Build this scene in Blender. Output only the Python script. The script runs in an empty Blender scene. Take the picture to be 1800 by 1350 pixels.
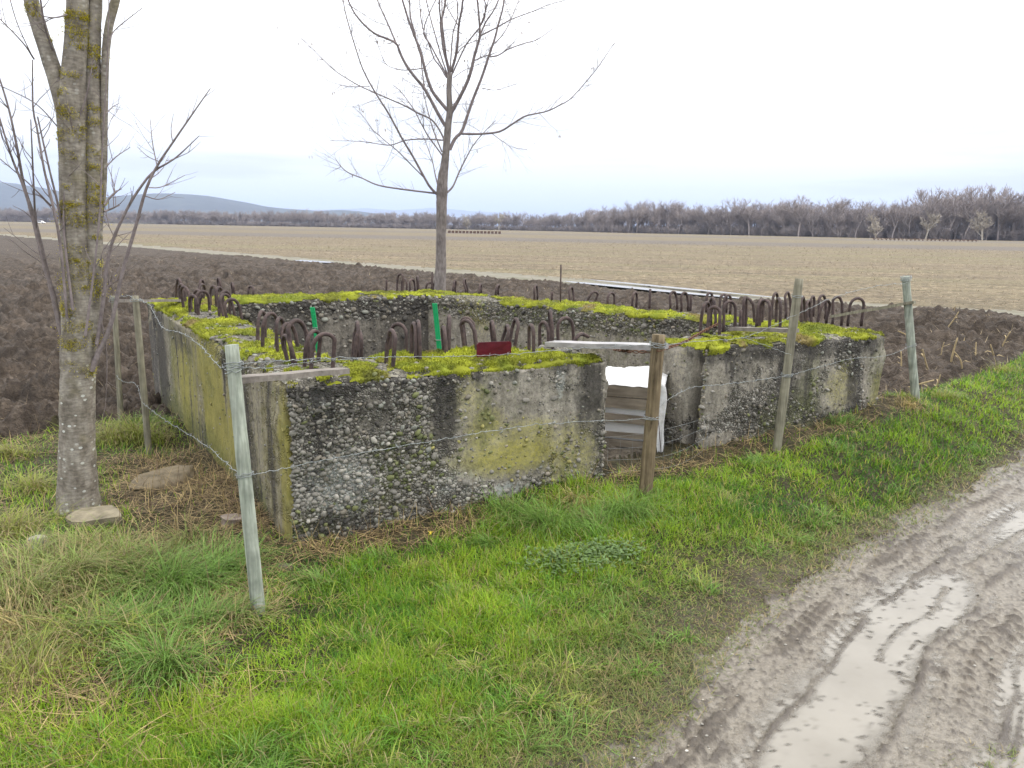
import bpy, math, random
import numpy as np
from mathutils import Matrix, Vector

rng = np.random.default_rng(7)
random.seed(7)
S = bpy.context.scene
C = S.collection

ORD = 'first second third fourth fifth sixth seventh eighth ninth tenth eleventh twelfth thirteenth fourteenth fifteenth sixteenth seventeenth eighteenth nineteenth twentieth'.split()
ORD += ['twenty-' + o_ for o_ in ORD[:9]] + ['thirtieth'] + ['thirty-' + o_ for o_ in ORD[:9]]
# ------------------------------------------------------------------ camera
CAM = np.array([0.0, 0.0, 1.7])
FPX = 1350.0
_p, _a = math.radians(11.47), math.radians(0.95)
_F = np.array([0, math.cos(_p), -math.sin(_p)])
_R0 = np.array([1.0, 0, 0]); _U0 = np.array([0, math.sin(_p), math.cos(_p)])
_R = math.cos(_a) * _R0 + math.sin(_a) * _U0
_U = -math.sin(_a) * _R0 + math.cos(_a) * _U0
cd = bpy.data.cameras.new('camera'); cam = bpy.data.objects.new('camera', cd); C.objects.link(cam)
M = Matrix.Identity(4)
for i in range(3):
    M[i][0], M[i][1], M[i][2], M[i][3] = _R[i], _U[i], -_F[i], CAM[i]
cam.matrix_world = M
cd.sensor_fit = 'HORIZONTAL'; cd.sensor_width = 36.0; cd.lens = 36.0 * FPX / 1800.0
cd.clip_start = 0.05; cd.clip_end = 60000.0
S.camera = cam

# ------------------------------------------------------------------ world, sun, exposure
W = bpy.data.worlds.new('World'); S.world = W; W.use_nodes = True
wt = W.node_tree; wt.nodes.clear()
SUN_EL, SUN_AZ = math.radians(48), math.radians(75)      # azimuth from +Y towards +X

def nd(nt, typ, inp=None, **props):
    n = nt.nodes.new(typ)
    for k, v in props.items():
        setattr(n, k, v)
    for k, v in (inp or {}).items():
        s = n.inputs[k]
        if isinstance(v, bpy.types.NodeSocket):
            nt.links.new(v, s)
        else:
            s.default_value = v
    return n

def ramp(nt, fac, stops, interp='LINEAR'):
    r = nt.nodes.new('ShaderNodeValToRGB'); r.color_ramp.interpolation = interp
    el = r.color_ramp.elements
    while len(el) < len(stops): el.new(0.5)
    for e, (p, c) in zip(el, stops):
        e.position = p; e.color = (c, c, c, 1) if not hasattr(c, '__len__') else (*c[:3], 1)
    nt.links.new(fac, r.inputs[0])
    return r.outputs[0]

def mixc(nt, fac, a, b, blend='MIX'):
    m = nt.nodes.new('ShaderNodeMix'); m.data_type = 'RGBA'; m.blend_type = blend
    for s, v in ((m.inputs[0], fac), (m.inputs[6], a), (m.inputs[7], b)):
        if isinstance(v, bpy.types.NodeSocket): nt.links.new(v, s)
        elif hasattr(v, '__len__'): s.default_value = (*v[:3], 1)
        else: s.default_value = v
    return m.outputs[2]

def mth(nt, op, a, b=0.0, clamp=False):
    m = nt.nodes.new('ShaderNodeMath'); m.operation = op; m.use_clamp = clamp
    for s, v in ((m.inputs[0], a), (m.inputs[1], b)):
        if isinstance(v, bpy.types.NodeSocket): nt.links.new(v, s)
        else: s.default_value = v
    return m.outputs[0]

sky = nd(wt, 'ShaderNodeTexSky', sky_type='NISHITA')
sky.sun_disc = False; sky.sun_elevation = SUN_EL; sky.sun_rotation = SUN_AZ
tc = nd(wt, 'ShaderNodeTexCoord')
sep = nd(wt, 'ShaderNodeSeparateXYZ', {0: tc.outputs['Generated']})
# overcast sky: brighter towards the zenith, thin grey-blue bands low down
el = mth(wt, 'MAXIMUM', sep.outputs[2], 0.0)
grad = ramp(wt, el, [(0.0, (6.9, 7.0, 7.15)), (0.05, (6.7, 6.8, 6.95)), (0.11, (8.3, 8.3, 8.3)), (0.4, (14.4, 14.3, 14.0)), (1.0, (19.6, 19.3, 18.8))])
# ramps clamp nothing in colour; values are scene radiance x 10
mp = nd(wt, 'ShaderNodeMapping', {0: tc.outputs['Generated'], 3: (1.3, 1.3, 17.0)})
n1 = nd(wt, 'ShaderNodeTexNoise', {'Vector': mp.outputs[0], 'Scale': 1.6, 'Detail': 5.0, 'Roughness': 0.5})
band = ramp(wt, n1.outputs[0], [(0.38, 0.84), (0.50, 1.05)])
lowf = ramp(wt, el, [(0.0, 1.0), (0.16, 1.0), (0.34, 0.25)])
bandf = mixc(wt, lowf, (1, 1, 1), band)
blue = mixc(wt, n1.outputs[0], (0.97, 0.99, 1.03), (1.0, 1.0, 1.0))
cl = mixc(wt, 1.0, grad, bandf, 'MULTIPLY'); cl = mixc(wt, 1.0, cl, blue, 'MULTIPLY')
skc = mixc(wt, 0.97, sky.outputs[0], cl)
bg = nd(wt, 'ShaderNodeBackground', {'Color': skc, 'Strength': 0.1})
wo = nd(wt, 'ShaderNodeOutputWorld', {'Surface': bg.outputs[0]})

sd = bpy.data.lights.new('sun', 'SUN'); sd.energy = 1.3; sd.angle = math.radians(22); sd.color = (1.0, 0.96, 0.9)
so = bpy.data.objects.new('sun', sd); C.objects.link(so)
so.rotation_euler = Vector((math.sin(SUN_AZ) * math.cos(SUN_EL), math.cos(SUN_AZ) * math.cos(SUN_EL), math.sin(SUN_EL))).to_track_quat('Z', 'Y').to_euler()
S.view_settings.view_transform = 'Standard'; S.view_settings.look = 'None'
S.view_settings.exposure = 0.80; S.view_settings.gamma = 1.0; S.view_settings.use_curve_mapping = False
S.render.engine = 'CYCLES'
S.cycles.use_denoising = True
S.cycles.max_bounces = 6; S.cycles.diffuse_bounces = 3; S.cycles.transparent_max_bounces = 8

# ------------------------------------------------------------------ measuring helpers (site survey from the camera's place)
def ray(px, py): return _F * FPX + _R * (px - 900) - _U * (py - 675)
def P(px, py, z=0.0):
    d = ray(px, py); return CAM + d * ((z - CAM[2]) / d[2])
def PY(px, py, y):
    d = ray(px, py); return CAM + d * (y / d[1])
def pix(q):
    v = np.asarray(q, float) - CAM; f = v @ _F
    return 900 + FPX * (v @ _R) / f, 675 - FPX * (v @ _U) / f

# ------------------------------------------------------------------ noise
def _h(ix, iy, iz, seed):
    a = (ix.astype(np.int64) * 374761393 + iy.astype(np.int64) * 668265263 + iz.astype(np.int64) * 2147483647 + seed * 974634777) & 0xFFFFFFFF
    a = ((a ^ (a >> 13)) * 1274126177) & 0xFFFFFFFF
    a = ((a ^ (a >> 16)) * 2246822519) & 0xFFFFFFFF
    return ((a ^ (a >> 15)) & 0xFFFFFF) / float(0xFFFFFF)
def vn2(x, y, seed=0):
    x = np.asarray(x, float); y = np.asarray(y, float)
    i, j = np.floor(x), np.floor(y); fx, fy = x - i, y - j
    fx = fx * fx * (3 - 2 * fx); fy = fy * fy * (3 - 2 * fy); z = np.zeros_like(i)
    a, b, c, d = _h(i, j, z, seed), _h(i + 1, j, z, seed), _h(i, j + 1, z, seed), _h(i + 1, j + 1, z, seed)
    return ((a * (1 - fx) + b * fx) * (1 - fy) + (c * (1 - fx) + d * fx) * fy) * 2 - 1
def fb2(x, y, oct=4, seed=0):
    s = 0; a = 1; t = 0
    for k in range(oct):
        s = s + a * vn2(x * 2 ** k + 17.3 * k, y * 2 ** k - 9.1 * k, seed + k); t += a; a *= 0.5
    return s / t
def vn3(p, seed=0):
    i = np.floor(p); f = p - i; f = f * f * (3 - 2 * f); out = 0
    for dx in (0, 1):
        for dy in (0, 1):
            for dz in (0, 1):
                w = (f[:, 0] if dx else 1 - f[:, 0]) * (f[:, 1] if dy else 1 - f[:, 1]) * (f[:, 2] if dz else 1 - f[:, 2])
                out = out + w * _h(i[:, 0] + dx, i[:, 1] + dy, i[:, 2] + dz, seed)
    return out * 2 - 1
def fb3(p, oct=3, seed=0):
    s = 0; a = 1; t = 0
    for k in range(oct):
        s = s + a * vn3(p * 2 ** k + 5.7 * k, seed + k); t += a; a *= 0.5
    return s / t
def wor2(x, y, seed=0):
    i, j = np.floor(x), np.floor(y); best = np.full(x.shape, 9.0); idv = np.zeros(x.shape); z = np.zeros_like(i)
    for dx in (-1, 0, 1):
        for dy in (-1, 0, 1):
            cx, cy = i + dx, j + dy
            d = np.hypot(cx + _h(cx, cy, z, seed) - x, cy + _h(cx, cy, z, seed + 1) - y)
            m = d < best; best = np.where(m, d, best); idv = np.where(m, _h(cx, cy, z, seed + 2), idv)
    return best, idv
def sst(a, b, x):
    t = np.clip((np.asarray(x, float) - a) / (b - a), 0, 1); return t * t * (3 - 2 * t)

# ------------------------------------------------------------------ mesh helpers
def tag(o, label=None, cat=None, group=None, kind=None):
    if label: o['label'] = label
    if cat: o['category'] = cat
    if group: o['group'] = group
    if kind: o['kind'] = kind
    return o
def empty(name, loc=(0, 0, 0)):
    o = bpy.data.objects.new(name, None); o.location = [float(v) for v in loc]; C.objects.link(o); o.empty_display_size = 0.1
    return o
def mesh_data(name, v, quads=None, tris=None, mat=None, smooth=True, col=None, col2=None):
    v = np.asarray(v, np.float32).reshape(-1, 3)
    q = np.zeros((0, 4), np.int32) if quads is None else np.asarray(quads, np.int32).reshape(-1, 4)
    t = np.zeros((0, 3), np.int32) if tris is None else np.asarray(tris, np.int32).reshape(-1, 3)
    me = bpy.data.meshes.new(name)
    me.vertices.add(len(v)); me.vertices.foreach_set('co', v.ravel())
    nl = q.size + t.size
    me.loops.add(nl); me.loops.foreach_set('vertex_index', np.concatenate([q.ravel(), t.ravel()]))
    me.polygons.add(len(q) + len(t))
    st = np.concatenate([np.arange(len(q)) * 4, q.size + np.arange(len(t)) * 3]).astype(np.int32)
    me.polygons.foreach_set('loop_start', st)
    me.update(calc_edges=True)
    me.polygons.foreach_set('use_smooth', np.full(len(q) + len(t), smooth, bool))
    for nm, c in (('col', col), ('col2', col2)):
        if c is not None:
            c = np.asarray(c, np.float32)
            if c.shape[1] == 3: c = np.concatenate([c, np.ones((len(c), 1), np.float32)], 1)
            at = me.color_attributes.new(nm, 'FLOAT_COLOR', 'POINT'); at.data.foreach_set('color', c.ravel())
    if mat: me.materials.append(mat)
    me.validate(verbose=False)
    return me
def link(name, me, parent=None, local=False):
    o = bpy.data.objects.new(name, me); C.objects.link(o)
    if parent is not None:
        o.parent = parent
        if not local: o.matrix_parent_inverse = chain_inv(parent)
    return o
def chain_inv(p):
    m = Matrix.Identity(4)
    while p is not None:
        m = Matrix.LocRotScale(p.location, p.rotation_euler, p.scale) @ m if p.parent is None else p.matrix_parent_inverse @ Matrix.LocRotScale(p.location, p.rotation_euler, p.scale) @ m
        if p.parent is not None: m = chain_inv(p.parent).inverted() @ m; break
        p = p.parent
    return m.inverted()
class MB:
    def __init__(s): s.v = []; s.q = []; s.t = []; s.c = []; s.n = 0
    def add(s, v, q=None, t=None, col=None):
        v = np.asarray(v, float).reshape(-1, 3)
        if q is not None and len(q): s.q.append(np.asarray(q, int) + s.n)
        if t is not None and len(t): s.t.append(np.asarray(t, int) + s.n)
        s.v.append(v)
        s.c.append(np.broadcast_to(np.asarray(col if col is not None else (1, 1, 1), float), (len(v), 3)))
        s.n += len(v); return s
    def tube(s, pts, rad, sides=6, col=None, cap=True, rough=0.0, seed=0):
        pts = np.asarray(pts, float); n = len(pts); rad = np.broadcast_to(np.asarray(rad, float), (n,))
        tg = np.gradient(pts, axis=0); tg /= np.linalg.norm(tg, axis=1)[:, None] + 1e-12
        ref = np.array([0, 0, 1.0]) if abs(tg[0][2]) < 0.9 else np.array([1.0, 0, 0])
        N = []; a = np.cross(tg[0], ref); a /= np.linalg.norm(a)
        for k in range(n):
            a = a - tg[k] * (a @ tg[k]); a /= np.linalg.norm(a) + 1e-12; N.append(a)
        N = np.array(N); B = np.cross(tg, N)
        ang = np.linspace(0, 2 * np.pi, sides, endpoint=False)
        V = pts[:, None, :] + rad[:, None, None] * (N[:, None, :] * np.cos(ang)[None, :, None] + B[:, None, :] * np.sin(ang)[None, :, None])
        if rough:
            d = V - pts[:, None, :]; f = V.reshape(-1, 3)
            V = pts[:, None, :] + d * (1 + rough * fb3(f * 14, 3, seed).reshape(n, sides, 1))
        k = np.arange(n - 1)[:, None] * sides; j = np.arange(sides)[None, :]; j2 = (j + 1) % sides
        q = np.stack([k + j, k + j2, k + sides + j2, k + sides + j], -1).reshape(-1, 4)
        V = V.reshape(-1, 3); t = None
        if cap:
            V = np.concatenate([V, pts[:1], pts[-1:]]); j = np.arange(sides); j2 = (j + 1) % sides; e = n * sides
            t = np.concatenate([np.stack([np.full(sides, e), j2, j], 1), np.stack([np.full(sides, e + 1), (n - 1) * sides + j, (n - 1) * sides + j2], 1)])
        return s.add(V, q, t, col)
    def box(s, c, ax, ay, az, col=None, bev=0.0):
        """box about c with half-axis vectors"""
        c, ax, ay, az = (np.asarray(k, float) for k in (c, ax, ay, az))
        v = [c + i * ax + j * ay + k * az for i in (-1, 1) for j in (-1, 1) for k in (-1, 1)]
        q = [(0, 1, 3, 2), (4, 6, 7, 5), (0, 4, 5, 1), (2, 3, 7, 6), (0, 2, 6, 4), (1, 5, 7, 3)]
        return s.add(v, q, None, col)
    def data(s, name, mat, smooth=True, col=False):
        return mesh_data(name, np.concatenate(s.v), np.concatenate(s.q) if s.q else None, np.concatenate(s.t) if s.t else None, mat, smooth, np.concatenate(s.c) if col else None)
    def build(s, name, mat, parent=None, smooth=True, col=False):
        return link(name, s.data(name, mat, smooth, col), parent)
def spline(pts, n):
    pts = np.asarray(pts, float)
    d = np.concatenate([[0], np.cumsum(np.linalg.norm(np.diff(pts, axis=0), axis=1))]); m = len(pts)
    if m < 3:
        t = np.linspace(0, 1, n)[:, None]; return pts[0] * (1 - t) + pts[-1] * t
    e = np.concatenate([[2 * pts[0] - pts[1]], pts, [2 * pts[-1] - pts[-2]]])
    out = []
    for x in np.linspace(0, d[-1], n):
        k = min(np.searchsorted(d, x, side='right') - 1, m - 2); t = (x - d[k]) / (d[k + 1] - d[k] + 1e-12)
        p0, p1, p2, p3 = e[k], e[k + 1], e[k + 2], e[k + 3]
        out.append(0.5 * (2 * p1 + (p2 - p0) * t + (2 * p0 - 5 * p1 + 4 * p2 - p3) * t ** 2 + (3 * p1 - p0 - 3 * p2 + p3) * t ** 3))
    return np.array(out)
def grid_quads(nr, nc):
    i = np.arange(nr - 1)[:, None]; j = np.arange(nc - 1)[None, :]; a = i * nc + j
    return np.stack([a, a + 1, a + nc + 1, a + nc], -1).reshape(-1, 4)

# ------------------------------------------------------------------ materials
def new_mat(name):
    m = bpy.data.materials.new(name); m.use_nodes = True; nt = m.node_tree; b = nt.nodes['Principled BSDF']
    b.inputs['Roughness'].default_value = 0.85; b.inputs['Specular IOR Level'].default_value = 0.25
    return m, nt, b
def setc(nt, b, sock):
    if isinstance(sock, bpy.types.NodeSocket): nt.links.new(sock, b.inputs['Base Color'])
    else: b.inputs['Base Color'].default_value = (*sock, 1)
def pos(nt): return nd(nt, 'ShaderNodeNewGeometry').outputs['Position']
def noise(nt, vec, scale, detail=4.0, rough=0.55, dist=0.0):
    return nd(nt, 'ShaderNodeTexNoise', {'Vector': vec, 'Scale': scale, 'Detail': detail, 'Roughness': rough, 'Distortion': dist}).outputs[0]
def scaled(nt, vec, sc): return nd(nt, 'ShaderNodeMapping', {0: vec, 3: sc}).outputs[0]
def bump(nt, b, h, strength, dist):
    n = nd(nt, 'ShaderNodeBump', {'Height': h, 'Strength': strength, 'Distance': dist}); nt.links.new(n.outputs[0], b.inputs['Normal'])
def attr(nt, name): return nd(nt, 'ShaderNodeAttribute', attribute_name=name)
MT = {}
def m_blade(name, rough=0.55, trans=0.35):
    m, nt, b = new_mat(name); a = attr(nt, 'col').outputs['Color']; setc(nt, b, a); b.inputs['Roughness'].default_value = rough
    tr = nd(nt, 'ShaderNodeBsdfTranslucent', {'Color': a}); mx = nd(nt, 'ShaderNodeMixShader', {0: trans, 1: b.outputs[0], 2: tr.outputs[0]})
    nt.links.new(mx.outputs[0], nt.nodes['Material Output'].inputs[0]); MT[name] = m
m_blade('grass', 0.5, 0.35); m_blade('straw', 0.7, 0.15); m_blade('moss', 0.9, 0.12)
def m_attr(name, rough=0.85, nscale=40, amt=0.35, bs=0.3, bd=0.004):
    m, nt, b = new_mat(name); a = attr(nt, 'col').outputs['Color']; p = pos(nt)
    n = noise(nt, p, nscale, 5); f = ramp(nt, n, [(0.25, 1 - amt), (0.75, 1 + amt)])
    setc(nt, b, mixc(nt, 1.0, a, f, 'MULTIPLY')); b.inputs['Roughness'].default_value = rough
    bump(nt, b, n, bs, bd); MT[name] = m
m_attr('pebble', 0.75, 60, 0.3, 0.25, 0.003); m_attr('painted', 0.45, 30, 0.08, 0.05, 0.001); m_attr('stone', 0.9, 14, 0.45, 0.7, 0.02)
m_attr('twigs', 0.9, 30, 0.25, 0.2, 0.003)

def m_soil(name, c1, c2, c3, sc):
    m, nt, b = new_mat(name); p = pos(nt)
    n = noise(nt, p, sc, 6, 0.65); n2 = noise(nt, p, sc * 0.11, 3); n3 = noise(nt, p, sc * 5, 3, 0.7)
    c = ramp(nt, n, [(0.3, c1), (0.52, c2), (0.75, c3)])
    c = mixc(nt, 1.0, c, ramp(nt, n2, [(0.3, 0.72), (0.7, 1.25)]), 'MULTIPLY')
    c = mixc(nt, 1.0, c, ramp(nt, n3, [(0.3, 0.7), (0.7, 1.3)]), 'MULTIPLY')
    setc(nt, b, c); bump(nt, b, mth(nt, 'ADD', n, n3), 0.85, 0.045); MT[name] = m; return m, nt, b
m_soil('plough', (0.026, 0.019, 0.014), (0.058, 0.044, 0.033), (0.125, 0.099, 0.076), 7)
m_soil('verge_soil', (0.026, 0.022, 0.011), (0.055, 0.048, 0.024), (0.11, 0.092, 0.05), 16)
m_, nt, b = MT['verge_soil'], MT['verge_soil'].node_tree, MT['verge_soil'].node_tree.nodes['Principled BSDF']
old = b.inputs['Base Color'].links[0].from_socket; wn = nd(nt, 'ShaderNodeSeparateColor', {0: attr(nt, 'col').outputs['Color']}).outputs[2]
p = pos(nt); mud_ = ramp(nt, noise(nt, p, 9, 6, .65), [(0.3, (0.062, 0.050, 0.034)), (0.52, (0.105, 0.087, 0.062)), (0.72, (0.155, 0.13, 0.10))])
setc(nt, b, mixc(nt, wn, old, mud_))
m_soil('rubble', (0.055, 0.045, 0.035), (0.12, 0.10, 0.075), (0.23, 0.20, 0.16), 14)
# stubble field: strips along the rows, straw litter, far strips of other crops
m, nt, b = new_mat('stubble'); p = pos(nt)
rot = nd(nt, 'ShaderNodeMapping', {0: p, 2: (0, 0, math.radians(8))}).outputs[0]
n1 = noise(nt, scaled(nt, rot, (1, 1.6, 1)), 3.2, 7, 0.72); n2 = noise(nt, scaled(nt, rot, (0.012, 0.12, 1)), 1.0, 3); n3 = noise(nt, scaled(nt, rot, (0.3, 1.2, 1)), 0.6, 5, 0.6)
c = ramp(nt, n1, [(0.32, (0.055, 0.040, 0.024)), (0.5, (0.132, 0.102, 0.062)), (0.66, (0.285, 0.232, 0.152))])
c = mixc(nt, 1.0, c, ramp(nt, n3, [(0.3, 0.62), (0.7, 1.2)]), 'MULTIPLY')
c = mixc(nt, ramp(nt, n2, [(0.48, 0.0), (0.62, 0.30)]), c, (0.135, 0.135, 0.055))
sy = nd(nt, 'ShaderNodeSeparateXYZ', {0: rot}).outputs[1]
far = ramp(nt, mth(nt, 'DIVIDE', sy, 700.0), [(0.0, 0.0), (0.145, 0.0), (0.15, 1.0), (0.20, 1.0), (0.205, 0.0), (0.30, 0.0), (0.31, 0.7), (0.40, 0.7), (0.41, 0.0)], 'LINEAR')
rows = noise(nt, scaled(nt, rot, (0.10, 3.2, 1)), 1.0, 4, 0.7); c = mixc(nt, 1.0, c, ramp(nt, rows, [(0.32, 0.66), (0.5, 1.0), (0.68, 1.16)]), 'MULTIPLY'); c = mixc(nt, far, c, (0.10, 0.085, 0.07))
setc(nt, b, c); bump(nt, b, n1, 0.7, 0.06); MT['stubble'] = m
# muddy road
m, nt, b = new_mat('mud'); p = pos(nt)
n1 = noise(nt, p, 7, 6, 0.6); n2 = noise(nt, p, 45, 5, 0.65); n3 = noise(nt, p, 1.6, 3)
c = ramp(nt, n1, [(0.3, (0.058, 0.046, 0.032)), (0.52, (0.098, 0.080, 0.058)), (0.72, (0.145, 0.121, 0.092))])
c = mixc(nt, 1.0, c, ramp(nt, n2, [(0.32, 0.5), (0.5, 1.0), (0.7, 1.3)]), 'MULTIPLY')
wet = attr(nt, 'col').outputs['Color']
wsep = nd(nt, 'ShaderNodeSeparateColor', {0: wet}).outputs; ws = wsep[0]
c = mixc(nt, mth(nt, 'MULTIPLY', ws, ramp(nt, n2, [(0.35, 0.35), (0.6, 1.0)])), c, (0.20, 0.177, 0.142)); c = mixc(nt, mth(nt, 'MULTIPLY', wsep[1], .85), c, (0.052, 0.041, 0.031)); setc(nt, b, c)  # raised mud darkened: moist clods, plus shade of clods and lugs painted in
r = mth(nt, 'SUBTRACT', ramp(nt, n3, [(0.35, 0.5), (0.65, 0.75)]), mth(nt, 'MULTIPLY', ws, 0.28), True); nt.links.new(r, b.inputs['Roughness'])
b.inputs['Specular IOR Level'].default_value = 0.5
bump(nt, b, mth(nt, 'ADD', n2, mth(nt, 'MULTIPLY', n1, 0.6)), 0.8, 0.02); MT['mud'] = m
m, nt, b = new_mat('track'); p = pos(nt)
n1 = noise(nt, p, 1.5, 6, 0.65); c = ramp(nt, n1, [(0.3, (0.085, 0.085, 0.04)), (0.5, (0.125, 0.112, 0.075)), (0.7, (0.165, 0.148, 0.115))])
setc(nt, b, c); b.inputs['Roughness'].default_value = 0.6; bump(nt, b, n1, 0.4, 0.03); MT['track'] = m
m, nt, b = new_mat('water'); p = pos(nt)
setc(nt, b, ramp(nt, noise(nt, p, 3, 4), [(0.3, (0.165, 0.150, 0.124)), (0.7, (0.215, 0.198, 0.168))])); b.inputs['Roughness'].default_value = 0.13; b.inputs['Specular IOR Level'].default_value = 0.45
bump(nt, b, noise(nt, p, 30, 2), 0.03, 0.004)
dep_ = nd(nt, 'ShaderNodeSeparateColor', {0: attr(nt, 'col').outputs['Color']}).outputs[0]          # murkier where it is deeper
mx = nd(nt, 'ShaderNodeMixShader', {0: dep_, 1: nd(nt, 'ShaderNodeBsdfTransparent').outputs[0], 2: b.outputs[0]}); nt.links.new(mx.outputs[0], nt.nodes['Material Output'].inputs[0]); MT['water'] = m
# concrete of the ruin. col = (smooth render, yellow lichen, black crust)  col2 = (green algae, pale bloom, streaks)
m, nt, b = new_mat('concrete'); p = pos(nt)
k1 = attr(nt, 'col').outputs['Color']; k2 = attr(nt, 'col2').outputs['Color']
a1 = nd(nt, 'ShaderNodeSeparateColor', {0: k1}).outputs; a2 = nd(nt, 'ShaderNodeSeparateColor', {0: k2}).outputs
warp = nd(nt, 'ShaderNodeMix', {'Factor': 0.012, 4: p, 5: nd(nt, 'ShaderNodeTexNoise', {'Vector': p, 'Scale': 25.0}).outputs['Color']}, data_type='VECTOR').outputs[1]
vo = nd(nt, 'ShaderNodeTexVoronoi', {'Vector': warp, 'Scale': 62.0, 'Randomness': 1.0}); ve = nd(nt, 'ShaderNodeTexVoronoi', {'Vector': warp, 'Scale': 62.0}, feature='DISTANCE_TO_EDGE')
vr = nd(nt, 'ShaderNodeSeparateColor', {0: vo.outputs['Color']}).outputs[0]
n1 = noise(nt, p, 6, 6, 0.62); n2 = noise(nt, p, 48, 6, 0.68); n3 = noise(nt, p, 22, 4, 0.6)
agg = ramp(nt, vr, [(0.0, (0.07, 0.064, 0.052)), (0.45, (0.14, 0.13, 0.11)), (0.8, (0.21, 0.198, 0.172)), (1.0, (0.34, 0.32, 0.28))])
gap = ramp(nt, ve.outputs['Distance'], [(0.0, 0.0), (0.14, 1.0)])
agg = mixc(nt, gap, (0.035, 0.031, 0.025), agg)
mor = ramp(nt, n1, [(0.3, (0.175, 0.158, 0.128)), (0.7, (0.31, 0.285, 0.24))])
vst = noise(nt, scaled(nt, p, (14, 14, 1.3)), 1.0, 5, 0.65); mor = mixc(nt, 1.0, mor, ramp(nt, vst, [(0.3, 0.62), (0.5, 1.0), (0.7, 1.15)]), 'MULTIPLY'); n7 = noise(nt, p, 8, 5, 0.6)
pit = nd(nt, 'ShaderNodeTexVoronoi', {'Vector': p, 'Scale': 75.0}); pitf = mth(nt, 'MULTIPLY', ramp(nt, pit.outputs['Distance'], [(0.18, 1.0), (0.30, 0.0)]), ramp(nt, nd(nt, 'ShaderNodeSeparateColor', {0: pit.outputs['Color']}).outputs[1], [(0.62, 0.0), (0.7, 1.0)])); mor = mixc(nt, mth(nt, 'MULTIPLY', pitf, 0.8), mor, (0.05, 0.045, 0.036))
mor = mixc(nt, 1.0, mor, ramp(nt, n2, [(0.3, 0.62), (0.52, 1.0), (0.72, 1.3)]), 'MULTIPLY')
sm = mth(nt, 'ADD', a1[0], mth(nt, 'MULTIPLY', mth(nt, 'SUBTRACT', n3, 0.5), 1.3)); sm = mth(nt, 'ADD', sm, mth(nt, 'MULTIPLY', mth(nt, 'SUBTRACT', n7, 0.5), 1.5)); smf = ramp(nt, sm, [(0.40, 0.0), (0.60, 1.0)])
c = mixc(nt, smf, agg, mor)
lf = ramp(nt, mth(nt, 'ADD', a1[1], mth(nt, 'MULTIPLY', mth(nt, 'SUBTRACT', n2, 0.5), 1.1)), [(0.25, 0.0), (0.85, 0.8)])
c = mixc(nt, lf, c, ramp(nt, n1, [(0.3, (0.215, 0.20, 0.03)), (0.7, (0.345, 0.31, 0.045))]))
stx = noise(nt, scaled(nt, p, (26, 26, 1.6)), 1.0, 5, 0.6)
stc = ramp(nt, stx, [(0.28, (0.05, 0.045, 0.035)), (0.42, (0.14, 0.12, 0.075)), (0.56, (0.22, 0.19, 0.06)), (0.72, (0.24, 0.22, 0.17))])
c = mixc(nt, a2[2], c, stc)
c = mixc(nt, ramp(nt, mth(nt, 'ADD', a2[0], mth(nt, 'MULTIPLY', mth(nt, 'SUBTRACT', n3, 0.5), 1.2)), [(0.3, 0.0), (0.9, 0.75)]), c, ramp(nt, n2, [(0.3, (0.05, 0.055, 0.018)), (0.7, (0.13, 0.145, 0.04))]))
c = mixc(nt, ramp(nt, mth(nt, 'ADD', a2[1], mth(nt, 'MULTIPLY', mth(nt, 'SUBTRACT', n2, 0.5), 1.5)), [(0.4, 0.0), (0.9, 0.75)]), c, (0.34, 0.36, 0.34))
dk = ramp(nt, mth(nt, 'ADD', mth(nt, 'ADD', a1[2], mth(nt, 'MULTIPLY', mth(nt, 'SUBTRACT', vst, 0.5), 1.1)), mth(nt, 'MULTIPLY', mth(nt, 'SUBTRACT', n3, 0.5), 0.9)), [(0.3, 0.0), (0.8, 0.85)])
c = mixc(nt, dk, c, ramp(nt, n2, [(0.3, (0.022, 0.020, 0.018)), (0.7, (0.06, 0.055, 0.05))]))
setc(nt, b, c)
hb = mixc(nt, smf, mth(nt, 'MULTIPLY', ramp(nt, ve.outputs['Distance'], [(0.0, 0.0), (0.35, 1.0)]), 1.0), mth(nt, 'MULTIPLY', n2, 0.6))
bump(nt, b, hb, 0.85, 0.008); MT['concrete'] = m

def m_simple(name, c1, c2, sc, stretch=(1, 1, 1), rough=0.85, bs=0.4, bd=0.004, spec=0.25):
    m, nt, b = new_mat(name); p = pos(nt); v = scaled(nt, p, stretch)
    n = noise(nt, v, sc, 5, 0.6); n2 = noise(nt, p, sc * 0.2, 3)
    c = mixc(nt, 1.0, ramp(nt, n, [(0.28, c1), (0.72, c2)]), ramp(nt, n2, [(0.3, 0.75), (0.7, 1.2)]), 'MULTIPLY')
    setc(nt, b, c); b.inputs['Roughness'].default_value = rough; b.inputs['Specular IOR Level'].default_value = spec
    bump(nt, b, n, bs, bd); MT[name] = m
m_simple('rust', (0.030, 0.023, 0.024), (0.098, 0.068, 0.060), 38, rough=0.75, bs=0.5, bd=0.002)
m_simple('rust_orange', (0.07, 0.035, 0.022), (0.17, 0.09, 0.055), 70)
m_simple('pale_wood', (0.13, 0.15, 0.12), (0.36, 0.385, 0.325), 60, (1, 1, 0.05), bs=.8)
m_simple('grey_wood', (0.10, 0.092, 0.066), (0.27, 0.255, 0.19), 60, (1, 1, 0.05), bs=.8)
m_simple('brown_wood', (0.065, 0.046, 0.026), (0.21, 0.165, 0.10), 60, (1, 1, 0.05), bs=.8)
m_simple('plank', (0.115, 0.10, 0.088), (0.24, 0.215, 0.19), 26, (0.25, 1, 1))
m_simple('plank_wet', (0.20, 0.19, 0.185), (0.36, 0.345, 0.34), 26, (0.2, 1, 1), rough=0.38, spec=0.5)
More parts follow.
